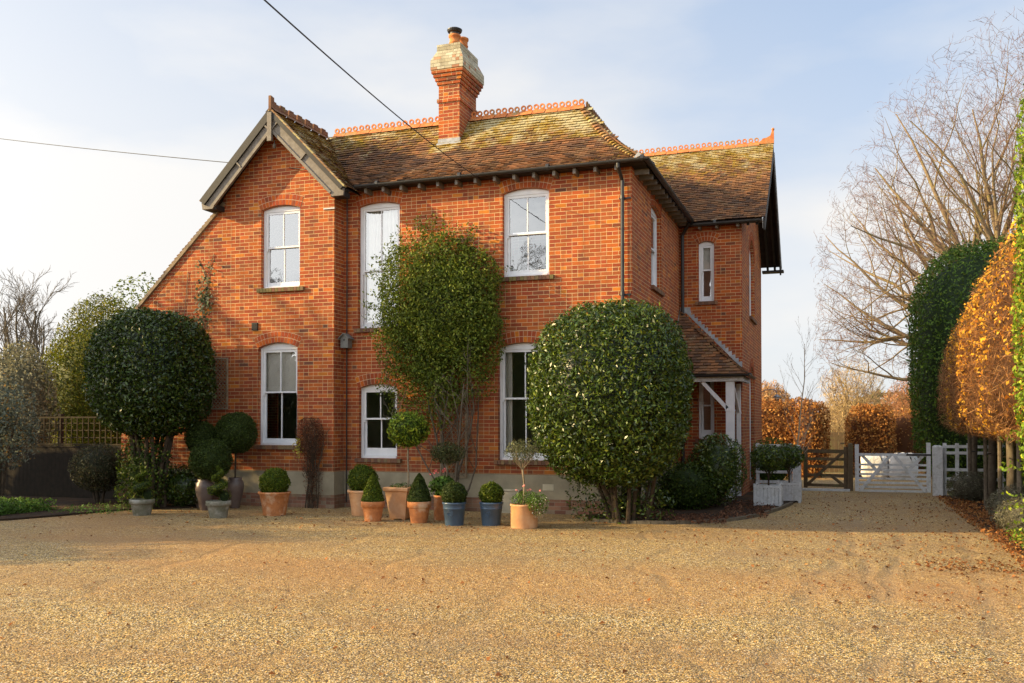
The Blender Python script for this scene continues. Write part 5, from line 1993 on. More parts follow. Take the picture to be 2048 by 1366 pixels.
P4, N4 = blob((-8.3, 16.62, 3.3), (0.55, 0.34, 0.75), 2600, 2.2, 0.2, 3.1, 0.7, 7)
pts, ns = [], []
for k in range(150):          # stray shoots
    a = rnd.uniform(-0.15, 1.15) * math.pi
    s0 = Vector((-7.6 + 1.1 * math.cos(a), 16.7, 4.1 + 1.25 * math.sin(a)))
    d = Vector((math.cos(a) + rnd.gauss(0, 0.4), rnd.gauss(0, 0.05), math.sin(a) * 1.0 + 0.35)).normalized()
    ln = rnd.uniform(0.15, 0.62)
    for j in range(int(ln * 42)):
        q = s0 + d * ln * j / (ln * 42) + Vector((rnd.gauss(0, 0.02), rnd.gauss(0, 0.03), rnd.gauss(0, 0.02)))
        pts.append(tuple(q))
        ns.append((rnd.gauss(0, 1), -1, rnd.gauss(0, 1)))
pa = np.concatenate([P1, P2, P3, P4, np.array(pts)])
na = np.concatenate([N1, N2, N3, N4, np.array(ns)])
m = pa[:, 1] < 16.97
ks = core_blob((-7.45, 17.0, 4.1), (1.1, 0.28, 1.15), 2.4, 0.75, 0.2, 2.6, 3, (0.03, 0.045, 0.012))
leaves_mesh('foliage', pa[m], na[m], 0.056, GREEN['climber'], 0.5, 1.1, 'leaf', t, core=ks)

# brown clipped climber between the windows of the gable
t = thing('dry_climber', 'brown dried climber with a few yellow leaves clipped round on the gable wall', 'climbing plant', (-10.2, 16.5, 0))
mb = MB()
rnd = random.Random(3)
L = []
for k in range(9):
    branch_lines((-10.22 + rnd.gauss(0, 0.08), 16.47, 0), (rnd.gauss(0, 0.12), 0, 1), 1.5, 0.014, 2, dict(levels=2, nb=[8, 5], wob=0.12, up=0.1, ang=(15, 45), ls=(0.2, 0.4), rmin=0.003), L, rnd)
L = [([Vector((q.x, min(max(q.y, 16.3), 16.56), q.z)) for q in pts_], rad, lv) for pts_, rad, lv in L]
lines_to_mb(L, mb)
mb.build('stems', 'bark', t, recalc=False)
P1, N1 = blob((-10.2, 16.42, 1.45), (0.31, 0.15, 0.42), 3300, 2.4, 0.08, 6, 0.6, 3)
P2, N2 = blob((-10.15, 16.45, 0.75), (0.24, 0.1, 0.7), 1300, 2.2, 0.1, 6, 0.9, 3)
leaves_mesh('foliage', np.concatenate([P1, P2]), np.concatenate([N1, N2]), 0.035, GREEN['brown'], 0.4, 0.9, 'leaf_dry', t)
P1, N1 = blob((-10.42, 16.3, 1.2), (0.13, 0.05, 0.25), 60, 2, 0.1, 6, 0.9)
leaves_mesh('yellow_leaves', P1, N1, 0.05, [(1, (0.42, 0.36, 0.06))], 0.7, 0.6, 'leaf', t)

# ivy on the gable
t = thing('ivy', 'sprig of variegated ivy climbing the gable wall above the dome tree', 'climbing plant', (-13.1, 16.55, 3.5))
mb = MB()
path = [(-13.05, 3.3), (-12.95, 3.8), (-12.98, 4.2), (-12.85, 4.7), (-12.95, 5.0), (-13.1, 5.25)]
mb.tube([(x, 16.585, z) for x, z in path], 0.010, 5)
mb.tube([(-12.85, 16.585, 4.7), (-12.8, 16.585, 5.1), (-12.68, 16.585, 5.35)], 0.007, 5)
mb.tube([(-13.5, 16.585, 3.7), (-13.42, 16.585, 4.4), (-13.36, 16.585, 5.0)], 0.006, 5)
mb.build('stems', 'greystem', t)
pts = []
for (x, z), n in (((-13.0, 3.9), 60), ((-12.92, 4.35), 150), ((-12.9, 4.65), 50), ((-12.75, 5.1), 14), ((-13.02, 5.1), 10), ((-13.15, 3.75), 60)):
    for _ in range(n):
        pts.append((x + random.gauss(0, 0.11), 16.54 + random.uniform(-0.04, 0.03), z + random.gauss(0, 0.14)))
pts = np.array(pts)
leaves_mesh('foliage', pts, np.tile([0, -1.0, 0.2], (len(pts), 1)), 0.06, [(4, (0.06, 0.09, 0.03)), (2, (0.12, 0.15, 0.06)), (2, (0.36, 0.34, 0.2))], 0.8, 0.5, 'leaf', t)


def shrub(name, label, c, rad, n, pal, size=0.05, mat='leaf', lumpy=0.14, lf=4.0, depth=0.55, aspect=0.5, nst=5, cat='shrub', group=None, e=2.1, core=0.72, trunk='bark', spread=0.8, droop=0.0):
    t = thing(name, label, cat, (c[0], c[1], 0), group)
    mb = MB()
    rnd = random.Random(int(abs(c[0] * 100)))
    for k in range(nst):
        a = 2 * math.pi * k / nst
        mb.tube([(c[0] + 0.06 * math.cos(a), c[1] + 0.06 * math.sin(a), -0.02), (c[0] + rad[0] * 0.3 * math.cos(a), c[1] + rad[1] * 0.3 * math.sin(a), c[2] * 0.7),
                 (c[0] + rad[0] * 0.6 * math.cos(a), c[1] + rad[1] * 0.6 * math.sin(a), c[2] + rad[2] * 0.3)], [0.03, 0.02, 0.008], 6)
    mb.build('trunk', trunk, t)
    p, nn = blob(c, rad, n, e, lumpy, lf, depth, c[0], zcut=0.02)
    k_ = core_blob(c, rad, e, core, lumpy, lf, c[0], tuple(v * 0.8 for v in GREEN[pal][0][1])) if core else None
    leaves_mesh('foliage', p, nn, size, GREEN[pal], aspect, spread, mat, t, core=k_, droop=droop)
    return t


shrub('evergreen_shrub', 'upright dark evergreen shrub in front of the porch post', (-2.45, 19.3, 0.80), (0.60, 0.55, 0.72), 6500, 'laurel', 0.06, 'leaf_gloss', 0.08)
shrub('evergreen_shrub', 'low dark evergreen shrub between the laurel ball and the porch bush', (-3.0, 18.6, 0.42), (0.62, 0.5, 0.55), 4500, 'holly', 0.06, 'leaf', 0.12)
shrub('evergreen_shrub', 'small dark shrub tight against the wall behind the laurel ball', (-3.25, 19.9, 0.35), (0.4, 0.4, 0.5), 2000, 'holly', 0.06, 'leaf', 0.12)
shrub('evergreen_shrub', 'dark green shrub beside the far corner of the house by the beech hedge', (-1.75, 24.9, 0.65), (0.55, 0.5, 0.72), 3000, 'hedge', 0.06, 'leaf', 0.14)
shrub('clipped_shrub', 'rounded brownish clipped shrub in front of the trellis-topped fence', (-14.95, 15.75, 0.78), (0.60, 0.55, 0.52), 6000, 'dull', 0.045, 'leaf', 0.06, depth=0.3)
shrub('evergreen_shrub', 'low dark glossy shrub beneath the dome tree by the stone spiral pot', (-12.75, 15.7, 0.42), (0.55, 0.4, 0.42), 3500, 'holly', 0.06, 'leaf_gloss', 0.12)
shrub('evergreen_shrub', 'variegated yellow-leaved shrub under the dome tree', (-13.75, 15.6, 0.75), (0.4, 0.35, 0.55), 900, 'yew', 0.06, 'leaf', 0.2, depth=0.9, core=None)
shrub('silver_bush', 'large silvery-yellow bush left of the olive-green conifer', (-20.1, 18.4, 1.9), (0.95, 0.9, 1.95), 11000, 'silver', 0.085, 'leaf', 0.16, 2.6, depth=0.4)
shrub('grey_leaved_tree', 'small grey-leaved tree with bare lower stem at the left edge', (-17.05, 15.1, 1.75), (0.95, 0.8, 0.95), 5200, 'greyleaf', 0.07, 'leaf', 0.25, 3.5, depth=0.9, core=None, nst=3, cat='tree')
shrub('grey_leaved_tree', 'sprawling grey and orange shrub below the grey-leaved tree at the left edge', (-17.6, 14.6, 0.9), (0.8, 0.7, 0.7), 3000, 'greyleaf', 0.06, 'leaf', 0.25, 3.5, depth=0.9, core=0.5)
shrub('conifer', 'olive-green yew behind the fence, left of the dome tree', (-19.65, 20.6, 2.65), (1.45, 1.3, 2.5), 24000, 'yew', 0.10, 'leaf', 0.2, 2.0, depth=0.3, aspect=0.3, cat='tree')
shrub('broadleaf_tree', 'pale green tree showing above the sloping roof edge of the house', (-21.6, 24.9, 4.6), (1.6, 1.4, 2.0), 5000, 'climber', 0.11, 'leaf', 0.3, 1.9, depth=0.9, core=0.4, cat='tree')
shrub('yellow_shrub', 'yellow-green shrub seen through the fence trellis', (-19.2, 21.6, 0.8), (2.2, 0.8, 0.95), 5000, 'bright', 0.07, 'leaf', 0.3, 2.2, depth=0.8)
shrub('garden_shrub', 'sunny garden shrub seen through the house windows', (-17.3, 25.2, 1.5), (2.0, 1.2, 1.7), 4000, 'bright', 0.09, 'leaf', 0.3, 2.2, depth=0.8)
shrub('evergreen_shrub', 'dark ivy-like undergrowth around the stems of the dome tree', (-13.3, 15.2, 0.70), (0.62, 0.42, 0.85), 3800, 'holly', 0.07, 'leaf', 0.25, depth=0.9, core=0.5)
# ground cover and far masses on the left
def carpet(name, poly_pts, n, pal, size, h, mat='leaf', aspect=0.3, label=None, cat=None, z=0.03):
    (x0, y0, x1, y1) = poly_pts
    p = np.stack([x0 + (x1 - x0) * rng.random(n), y0 + (y1 - y0) * rng.random(n), z + h * rng.random(n) ** 1.6], 1)
    nn = np.tile([0, -0.3, 1.0], (n, 1)) + 0.6 * rng.normal(size=(n, 3))
    o = leaves_mesh(name, p, nn, size, GREEN[pal], aspect, 0.5, mat, None)
    return tag(o, label, cat, kind='stuff')


carpet('ground_cover', (-18.5, 12.35, -14.5, 14.2), 16000, 'grass', 0.08, 0.22, label='bright green feathery ground cover in the left bed', cat='ground cover')
carpet('ground_cover', (-14.4, 13.6, -12.9, 15.2), 500, 'grass', 0.06, 0.1, label='low weeds under the dome tree', cat='ground cover')
carpet('leaf_litter', (-3.9, 15.95, -1.9, 17.1), 1400, 'brown', 0.05, 0.07, label='brown leaf litter and small weeds in the bed under the laurel ball', cat='leaf litter', mat='leaf_dry', aspect=0.6)
carpet('leaf_litter', (-2.2, 17.1, -1.3, 20.5), 900, 'brown', 0.05, 0.07, label='brown leaf litter in the bed beside the white planters', cat='leaf litter', mat='leaf_dry', aspect=0.6)
carpet('leaf_litter', (2.25, 11, 4.5, 23.5), 3500, 'leaf_litter', 0.06, 0.05, label='orange fallen leaves in the right-hand bed', cat='leaf litter', mat='leaf_dry', aspect=0.6)
carpet('leaf_litter', (2.0, 10.5, 2.55, 23.5), 2600, 'leaf_litter', 0.05, 0.05, label='brown leaves drifted along the edge of the right-hand bed', cat='leaf litter', mat='leaf_dry', aspect=0.6)
carpet('ground_cover', (2.25, 11.8, 3.2, 15.6), 2600, 'bright', 0.05, 0.16, label='bright green weeds along the right-hand bed', cat='ground cover', aspect=0.6)

# fallen leaves over the gravel
n = 900
xs = rng.uniform(-14, 3.2, n)
ys = np.where(rng.random(n) < 0.55, rng.uniform(13.2, 16.5, n), rng.uniform(5, 15, n))
k = 900
xs2 = 2.3 - 3.4 * rng.random(k) ** 1.8
ys2 = rng.uniform(9, 24.5, k)
m3 = 260
xs3 = 1.55 + 0.42 * rng.normal(size=m3)
ys3 = 12.3 + 0.30 * rng.normal(size=m3)
X = np.concatenate([xs, xs2, xs3])
Y = np.concatenate([ys, ys2, ys3])
p = np.stack([X, Y, np.full(len(X), 0.012)], 1)
leaf = leaves_mesh('fallen_leaves', p, np.tile([0, 0, 1.0], (len(p), 1)), 0.045, GREEN['leaf_litter'], 0.7, 0.28, 'leaf_dry', None, fold=0.5)
tag(leaf, 'brown and orange fallen leaves scattered over the gravel', 'fallen leaves', kind='stuff')
n = 26000      # loose stones standing proud of the nearest gravel
yy = 4.4 + 6.0 * rng.random(n) ** 1.5
xx = rng.uniform(-7.5, 3.5, n)
p = np.stack([xx, yy, 0.002 + 0.003 * rng.random(n)], 1)
st = leaves_mesh('gravel_stones', p, np.tile([0, 0, 1.0], (n, 1)), 0.015, [(4, (0.60, 0.42, 0.17)), (3, (0.66, 0.50, 0.26)), (2, (0.45, 0.26, 0.08)), (2, (0.20, 0.14, 0.09)), (1, (0.62, 0.55, 0.42))],
                 0.75, 0.30, 'leaf_dry', None, fold=0.55)
tag(st, 'loose pale stones lying on the foreground gravel', 'gravel', kind='stuff')

# ---- left fence with trellis ---------------------------------------------
t = thing('trellis_fence', 'dark close-boarded fence topped with square trellis, left of the house', 'fence', (-17.5, 16.9, 0))
mb = MB()
x = -21.0
while x < -15.25:
    mb.box(x, x + 0.118, 16.9, 16.918, 0.0, 1.17)
    x += 0.122
mb.box(-21, -15.2, 16.885, 16.93, 1.17, 1.21)
mb.build('board_panel', 'wood_dark', t, recalc=False)
mb = MB()
lattice(mb, FY(16.895), -21.0, -15.25, 1.22, 1.88, 0.165, 0.022, 0.035, diag=False)
mb.build('trellis_panel', 'trellis', t, recalc=False)
for x in (-20.9, -19.1, -17.3, -15.45):
    mb = MB()
    mb.box(x, x + 0.09, 16.93, 17.02, 0, 1.95)
    mb.build('post', 'wood_dark', t)

# ---- gates ---------------------------------------------------------------
def post(name, label, x, y, w, h, mat='white_old', group=None):
    t = MB()
    a = w / 2
    t.box(x - a, x + a, y - a, y + a, 0, h - 0.03)
    t.hexa([(x - a, y - a, h - 0.03), (x + a, y - a, h - 0.03), (x + a, y + a, h - 0.03), (x - a, y + a, h - 0.03),
            (x - a * .55, y - a * .55, h), (x + a * .55, y - a * .55, h), (x + a * .55, y + a * .55, h), (x - a * .55, y + a * .55, h)])
    o = t.build(name, mat)
    return tag(o, label, 'gate post', group)


post('gate_post', 'stout white gate post at the left end of the gates, beside the planters', -1.10, 24.30, 0.20, 1.18, group='white gate posts')
post('gate_post', 'stout white gate post at the right end of the white gate', 2.11, 24.3, 0.21, 1.20, group='white gate posts')
post('gate_post', 'slim brown gate post between the two gates', 0.17, 25.3, 0.12, 1.22, 'wood_gate')


def gate(name, a, b, heights, mat, label, z_stile, braces, bw=0.075, stile=0.09):
    a, b = Vector(a), Vector(b)
    d = (b - a)
    L = d.length
    d.normalize()
    sd = Vector((-d.y, d.x, 0))
    t = thing(name, label, 'gate', tuple(a))
    Pg = lambda u, v, w: tuple(a + d * u + sd * w + Vector((0, 0, v)))
    for u0 in (0, L - stile):
        mb = MB()
        fix_box(mb, Pg, u0, u0 + stile, 0.04, z_stile if u0 == 0 or mat != 'white_old' else z_stile + 0.05, -0.035, 0.035)
        mb.build('stile', mat, t)
    for k, h in enumerate(heights):
        mb = MB()
        w_ = bw * (1.3 if k == 0 else 1)
        fix_box(mb, Pg, stile, L - stile, h - w_ / 2, h + w_ / 2, -0.012, 0.012)
        mb.build('rail', mat, t)
    for (u0, v0, u1, v1, sgn) in braces:
        mb = MB()
        mb.bar(Pg(stile + (L - 2 * stile) * u0, v0, sgn * 0.024), Pg(stile + (L - 2 * stile) * u1, v1, sgn * 0.024), 0.02, 0.075, up=(0, 0, 1))
        mb.build('brace', mat, t)
    return t, Pg, L


t, Pg, L = gate('white_gate', (0.27, 24.72, 0), (2.0, 24.80, 0), [0.95, 0.70, 0.575, 0.465, 0.36, 0.255, 0.15, 0.055], 'white_old',
                'white painted gate with many thin rails, the right one of the two gates', 1.20,
                [(0.02, 0.06, 0.47, 0.93, -1), (0.53, 0.93, 0.98, 0.06, -1), (0.05, 0.93, 0.3, 0.5, 1), (0.95, 0.93, 0.7, 0.5, 1)], 0.052)
mb = MB()
fix_box(mb, Pg, L - 0.55, L + 0.02, 0.93, 0.975, -0.045, -0.036)
mb.build('hinge', 'black', t)
gate('brown_gate', (-0.98, 25.6, 0), (0.10, 25.35, 0), [1.0, 0.80, 0.60, 0.38, 0.12], 'wood_gate', 'brown five-barred wooden gate, the left one of the two gates', 1.12,
     [(0.02, 0.14, 0.98, 0.98, -1), (0.65, 0.38, 0.98, 0.14, -1)], 0.075)
mb = MB()
mb.box(-1.0, 0.15, 25.05, 25.2, -0.02, 0.05)
tag(mb.build('threshold_board', 'white_old'), 'pale timber threshold on the ground under the brown gate', 'board')


def rail_fence(label, x0, x1, y, hs, picks, h=1.2):
    t = thing('white_fence', label, 'fence', ((x0 + x1) / 2, y, 0))
    for k, z in enumerate(hs):
        mb = MB()
        mb.box(x0, x1, y - 0.012, y + 0.012, z - 0.035, z + 0.035)
        mb.build('rail', 'white_old', t)
    for x in picks:
        mb = MB()
        mb.box(x - 0.04, x + 0.04, y + 0.013, y + 0.07, 0, h)
        mb.build('post', 'white_old', t)


rail_fence('short white rail fence left of the left gate post, behind the planters', -2.1, -1.22, 24.35, (1.16, 0.98, 0.5, 0.25), (-1.26, -2.05), 1.22)
rail_fence('short white rail fence right of the right gate post under the green hedge', 2.24, 3.6, 24.4, (1.17, 1.02, 0.62, 0.40, 0.15), (2.28, 2.55, 2.8, 3.5), 1.25)

# ---- beyond the gate -----------------------------------------------------
def beech(label, c, rad, n, name='beech_hedge', seed=1.0, depth=0.4):
    t = thing(name, label, 'hedge', (c[0], c[1], 0))
    p, nn = blob(c, rad, n, 4.0, 0.07, 2.3, depth, seed, zcut=0.02)
    ks = core_blob(c, rad, 4.0, 0.78, 0.07, 2.3, seed, (0.16, 0.07, 0.03))
    leaves_mesh('foliage', p, nn, 0.085, GREEN['beech'], 0.6, 0.8, 'leaf_dry', t, core=ks)
    mb = MB()
    for k in range(6):
        x = c[0] + rad[0] * (-0.8 + 1.6 * k / 5)
        mb.tube([(x, c[1], -0.02), (x + 0.05, c[1], c[2])], 0.025, 5)
    mb.build('trunk', 'bark', t)


beech('coppery beech hedge beyond the brown gate, next to the house corner', (-1.85, 31.65, 1.24), (1.42, 0.5, 1.28), 11000, seed=2)
beech('rounded coppery beech block just left of the timber door beyond the gates', (-1.03, 31.25, 1.15), (0.45, 0.58, 1.27), 5000, seed=4)
beech('coppery beech block right of the timber door beyond the gates', (0.83, 32.2, 1.20), (0.76, 0.6, 1.15), 8000, seed=6)
beech('thin twiggy beech hedge between the beech block and the tall green hedge', (2.35, 33.2, 1.15), (1.2, 0.4, 1.15), 3500, seed=8, depth=0.9)
t = thing('timber_door', 'boarded timber garden door between the beech hedges beyond the gates', 'garden door', (-0.4, 34.0, 0))
mb = MB()
for k in range(7):
    mb.box(-0.9 + k * 0.15, -0.757 + k * 0.15, 34.0, 34.03, 0.03, 1.42)
mb.build('door_leaf', 'wood_gate', t, recalc=False)
for x in (-0.98, 0.17):
    mb = MB()
    mb.box(x, x + 0.07, 33.98, 34.06, 0, 1.45)
    mb.build('post', 'wood_gate', t)
mb = MB()
mb.box(-0.1, 0.15, 33.985, 33.998, 1.02, 1.06)
mb.build('hinge', 'black', t)
mb = MB()
x = 0.3
while x < 3.2:
    mb.box(x, x + 0.12, 34.3, 34.32, 0.0, 1.5)
    x += 0.125
tag(mb.build('board_fence', 'wood_gate', recalc=False), 'brown boarded fence behind the right beech block', 'fence')


def sack(x, y, a, b_, h, label, seed):
    V, F, _ = core_blob((x, y, h / 2), (a, b_, h / 2), 5.0, 1.0, 0.10, 6.0, seed, nu=32, nv=20)
    mb = MB()
    mb.v = [tuple(v) for v in V]
    for f in F:
        mb.f.append(f)
        mb.c.append(None)
        mb.m.append(0)
    t = thing('builders_bag', label, 'sack', (x, y, 0), 'white bulk bags beyond the gate')
    mb.build('bag', 'bag', t, smooth=True)
    mb = MB()
    for sx in (-1, 1):
        pts = [(x + sx * a * 0.7, y - b_ * 0.9, h * 0.55), (x + sx * a * 0.5, y - b_ * 0.95, h * 0.85), (x + sx * a * 0.3, y - b_ * 0.6, h * 1.04), (x, y - b_ * 0.4, h * 1.0)]
        mb.tube(pts, 0.018, 5)
    mb.build('strap', 'black', t)


sack(0.90, 31.0, 0.39, 0.35, 0.76, 'white bulk bag, the left one of two beyond the white gate', 1)
sack(1.71, 31.0, 0.42, 0.35, 0.80, 'white bulk bag, the right one of two beyond the white gate', 2)

# birch sapling
def bare_tree(name, label, x, y, opts, trunks, mat='bark_lit', cat='tree', seed=1, twigmat=None, z0=-0.02, clip=None):
    t = thing(name, label, cat, (x, y, 0))
    rnd = random.Random(seed)
    L = []
    for (dx, dy, dz, ln, r_, ox, oy, oz) in trunks:
        branch_lines((x + ox, y + oy, z0 + oz), (dx, dy, dz), ln, r_, opts['levels'], opts, L, rnd)
    if clip:
        L = [l for l in L if clip(l[0][-1])]
    mb, tw = MB(), MB()
    for l in L:
        tgt = tw if (twigmat and l[2] >= opts['levels'] - 1) else mb
        tgt.tube(l[0], l[1], 7 if l[2] == 0 else 5 if l[2] <= 1 else 3, cap=False)
    mb.build('trunk', mat, t, smooth=True, recalc=False)
    if tw.v:
        tw.build('twigs', twigmat, t, smooth=True, recalc=False)
    return L


bare_tree('birch_sapling', 'slender leafless birch sapling behind the left white gate post', -1.22, 24.75,
          dict(levels=3, nb=[16, 5, 3], wob=0.07, up=0.10, ang=(22, 45), ls=(0.28, 0.42), t0=0.22, rs=0.4, rmin=0.003, seg=8, taper=0.2),
          [(0.02, 0, 1, 3.9, 0.030, 0, 0, 0), (0.16, 0, 1, 2.2, 0.016, 0.03, 0, 0)], 'birchbark', seed=8)

# tall clipped green hedge and the pleached hornbeams
t = thing('tall_green_hedge', 'very tall clipped dark green hedge behind the right gate post', 'hedge', (4.2, 27.3, 0))
c, rad = (4.25, 27.6, 3.2), (2.5, 1.9, 3.35)
p, nn = blob(c, rad, 60000, 3.6, 0.03, 1.6, 0.16, 3, zcut=0.0)
m = p[:, 2] > 0
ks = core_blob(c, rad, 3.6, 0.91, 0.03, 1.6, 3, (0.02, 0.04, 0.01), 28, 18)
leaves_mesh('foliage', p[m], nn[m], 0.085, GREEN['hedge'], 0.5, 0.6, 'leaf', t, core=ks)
mb = MB()
for k in range(5):
    mb.tube([(2.8 + k * 0.6, 27.4, 0), (2.8 + k * 0.6, 27.4, 2)], 0.06, 6)
mb.build('trunk', 'bark', t)

t = thing('pleached_hornbeam', 'raised clipped hornbeam hedge with copper twigs and yellow leaves, on bare trunks', 'hedge', (2.9, 19.5, 0))
c, rad = (3.25, 18.3, 3.05), (1.22, 6.0, 1.52)
ztilt = lambda a: np.stack([a[:, 0], a[:, 1], 1.5 + (a[:, 2] - 1.5) * (1.03 - 0.043 * (a[:, 1] - 14))], 1)
# twigs make most of this clipped block in winter
n = 26000
d, s = super_dirs(n * 2, 5)
q = s * np.array(rad)
k = 1 + 0.05 * lump(q, 1.8, 2)
pt = np.array(c) + q * (k * (1.05 - 0.25 * rng.random(len(q)) ** 1.2))[:, None]
pt, dd = pt[:int(n * 1.6)], d[:int(n * 1.6)]
leaves_mesh('twig_tips', ztilt(pt), dd, 0.20, [(4, (0.32, 0.16, 0.065)), (3, (0.24, 0.11, 0.05)), (3, (0.42, 0.23, 0.09)), (1, (0.16, 0.08, 0.04))], 0.035, 1.3, 'leaf_dry', t, fold=0.02)
p, nn = blob(c, rad, 16000, 5, 0.05, 1.8, 0.25, 2)
p = ztilt(p)
kc = core_blob(c, rad, 5, 0.88, 0.05, 1.8, 2, (0.09, 0.045, 0.022), 30, 16)
kc = (ztilt(kc[0]), kc[1], kc[2])
m = p[:, 2] > 0
leaves_mesh('brown_leaves', p[m], nn[m], 0.06, [(4, (0.28, 0.13, 0.04)), (3, (0.19, 0.085, 0.03)), (1, (0.42, 0.22, 0.05))], 0.55, 0.9, 'leaf_dry', t, core=kc)
p, nn = blob(c, rad, 15000, 5, 0.05, 1.8, 0.05, 2)
p = ztilt(p)
cl = lump(p, 2.2, 5) > -0.15
m = cl & (p[:, 1] < 21.5)  # no yellow leaves at the far end: its shade is put into the colour
leaves_mesh('yellow_leaves', p[m] + nn[m] * 0.03, nn[m], 0.065, GREEN['gold'], 0.65, 0.6, 'leaf_dry', t)
rnd = random.Random(9)
for k, (x, y, r_) in enumerate(((2.78, 23.2, 0.085), (2.85, 21.3, 0.10), (2.95, 19.6, 0.10), (3.0, 17.9, 0.09), (3.0, 16.2, 0.08))):
    mb = MB()
    mb.tube([(x, y, -0.02), (x + rnd.gauss(0, 0.02), y, 0.8), (x + rnd.gauss(0, 0.03), y, 1.7), (x, y, 2.6)], [r_, r_ * 0.85, r_ * 0.8, r_ * 0.7], 10)
    mb.build('trunk', 'stake', t, smooth=True)
for k, (x, y) in enumerate(((2.62, 22.7), (2.70, 20.9), (2.72, 19.2), (2.75, 17.4))):
    mb = MB()
    mb.tube([(x, y, -0.02), (x, y, 1.55)], 0.04, 8)
    o = mb.build('tree_stake', 'stake')
    mb = MB()
    mb.tube([(x, y, 1.1), (x + 0.14, y + 0.3, 1.1)], 0.012, 5)
    mb.build('tie', 'black', o)
    tag(o, ['round timber stake by the hornbeam trunk nearest the gate', 'second timber stake from the gate under the hornbeams', 'third timber stake from the gate under the hornbeams', 'timber stake under the hornbeams nearest the camera'][k], 'stake', 'stakes under the hornbeams')
shrub('hedge_bottom', 'dark evergreen hedge growing low behind the hornbeam trunks', (4.0, 21.0, 0.9), (0.7, 4.5, 1.2), 8000, 'hedge', 0.08, 'leaf', 0.1, 2.0, depth=0.4, cat='hedge', core=0.85)
shrub('lavender', 'rounded dead-brown lavender bush beside the right gate post', (2.62, 22.6, 0.30), (0.48, 0.45, 0.38), 4500, 'lavender', 0.07, 'leaf', 0.1, 5, depth=0.4, aspect=0.15, cat='lavender')
shrub('lavender', 'grey-green lavender bush nearest the camera on the right edge', (2.72, 16.3, 0.24), (0.50, 0.5, 0.34), 6500, 'lavender', 0.06, 'leaf', 0.1, 5, depth=0.4, aspect=0.15, cat='lavender')
shrub('lavender', 'tawny lavender bush just behind the nearest lavender bush', (2.7, 17.5, 0.3), (0.42, 0.45, 0.40), 4500, 'lavender', 0.07, 'leaf', 0.1, 5, depth=0.4, aspect=0.15, cat='lavender')

# bright ivy-clad column at the right edge
t = thing('sunlit_climber', 'tall bright yellow-green climber cut off by the right edge of the picture', 'climbing plant', (2.55, 12.6, 0))
mb = MB()
mb.tube([(2.62, 12.62, 0), (2.6, 12.6, 3), (2.62, 12.6, 6.2)], [0.09, 0.07, 0.03], 8)
mb.build('trunk', 'bark', t)
P1, N1 = blob((2.60, 12.62, 3.25), (0.62, 0.55, 3.0), 19000, 3.2, 0.07, 2.4, 0.3, 3)
P2, N2 = blob((2.75, 13.2, 0.7), (0.55, 0.6, 0.9), 2600, 2.2, 0.25, 3.0, 0.7, 3, zcut=0.02)
pts = []
rnd = random.Random(21)
for k in range(10):
    s0 = Vector((2.3, 12.9, rnd.uniform(0.5, 1.9)))
    d = Vector((-0.8, 0.3, rnd.uniform(-0.5, 0.6))).normalized()
    for j in range(14):
        q = s0 + d * 0.035 * j + Vector((rnd.gauss(0, 0.025),) * 3)
        pts.append(tuple(q))
pts = np.array(pts)
pa = np.concatenate([P1, P2, pts])
na = np.concatenate([N1, N2, np.tile([0, -1.0, 0.3], (len(pts), 1))])
leaves_mesh('foliage', pa, na, 0.055, GREEN['bright'], 0.6, 0.8, 'leaf', t, core=core_blob((2.64, 12.65, 3.2), (0.56, 0.50, 2.9), 3.2, 0.62, 0.07, 2.4, 3, (0.04, 0.07, 0.012)))

# the big leafless tree
TOPT = dict(levels=4, nb=[9, 6, 4, 3], wob=0.14, up=0.03, ang=(26, 58), ls=(0.42, 0.62), t0=0.25, rs=0.5, rmin=0.0065, seg=9, taper=0.1)
tr = []
rnd = random.Random(14)
for k in range(15):
    a = R(rnd.uniform(100, 260)) if k % 3 else R(rnd.uniform(-60, 60))
    lean = rnd.uniform(0.05, 0.55) if k % 2 else rnd.uniform(0.0, 0.14)
    tr.append((math.cos(a) * lean, math.sin(a) * lean * 0.6, 1.0, rnd.uniform(9.5, 12.5), rnd.uniform(0.16, 0.24), rnd.uniform(-0.9, 1.2), rnd.uniform(-0.5, 0.5), 2.2))
for k, (dx, dz, ln, oz) in enumerate(((-1, 0.55, 7.5, 4.6), (-1, 0.30, 7.8, 4.2), (-1, 0.12, 6.6, 4.5), (-1, 0.8, 7.0, 5.2), (-1, -0.02, 5.8, 3.6), (-1, -0.1, 5.5, 4.2), (-1, 0.42, 7.2, 5.0), (-1, 0.02, 6.0, 5.0))):
    tr.append((dx, rnd.uniform(-0.3, 0.1), dz, ln, 0.12, -0.6, 0, oz))
t_l = bare_tree('leafless_tree', 'very large leafless many-stemmed tree with sunlit tan limbs behind the tall green hedge', 5.6, 37.5, TOPT, tr, 'bark_lit', seed=14, twigmat='twig_red',
                clip=lambda q: q.x < 11.5 and q.z > 2.2 and q.x > -1.0 and q.z < np.interp(q.x, [-1, -0.6, 0.2, 1.1, 2.8, 6.2, 12], [8.6, 9.7, 11.6, 13.2, 14.7, 16.5, 17]))
mb = MB()
mb.tube([(5.6, 37.5, -0.02), (5.6, 37.5, 2.6)], [0.7, 0.6], 12)
mb.tube([(5.1, 37.5, 2.2), (4.4, 37.4, 5.2)], [0.3, 0.1], 8)
bpy.data.objects['leafless_tree']
mb.build('bole', 'bark_lit', bpy.data.objects['leafless_tree'])

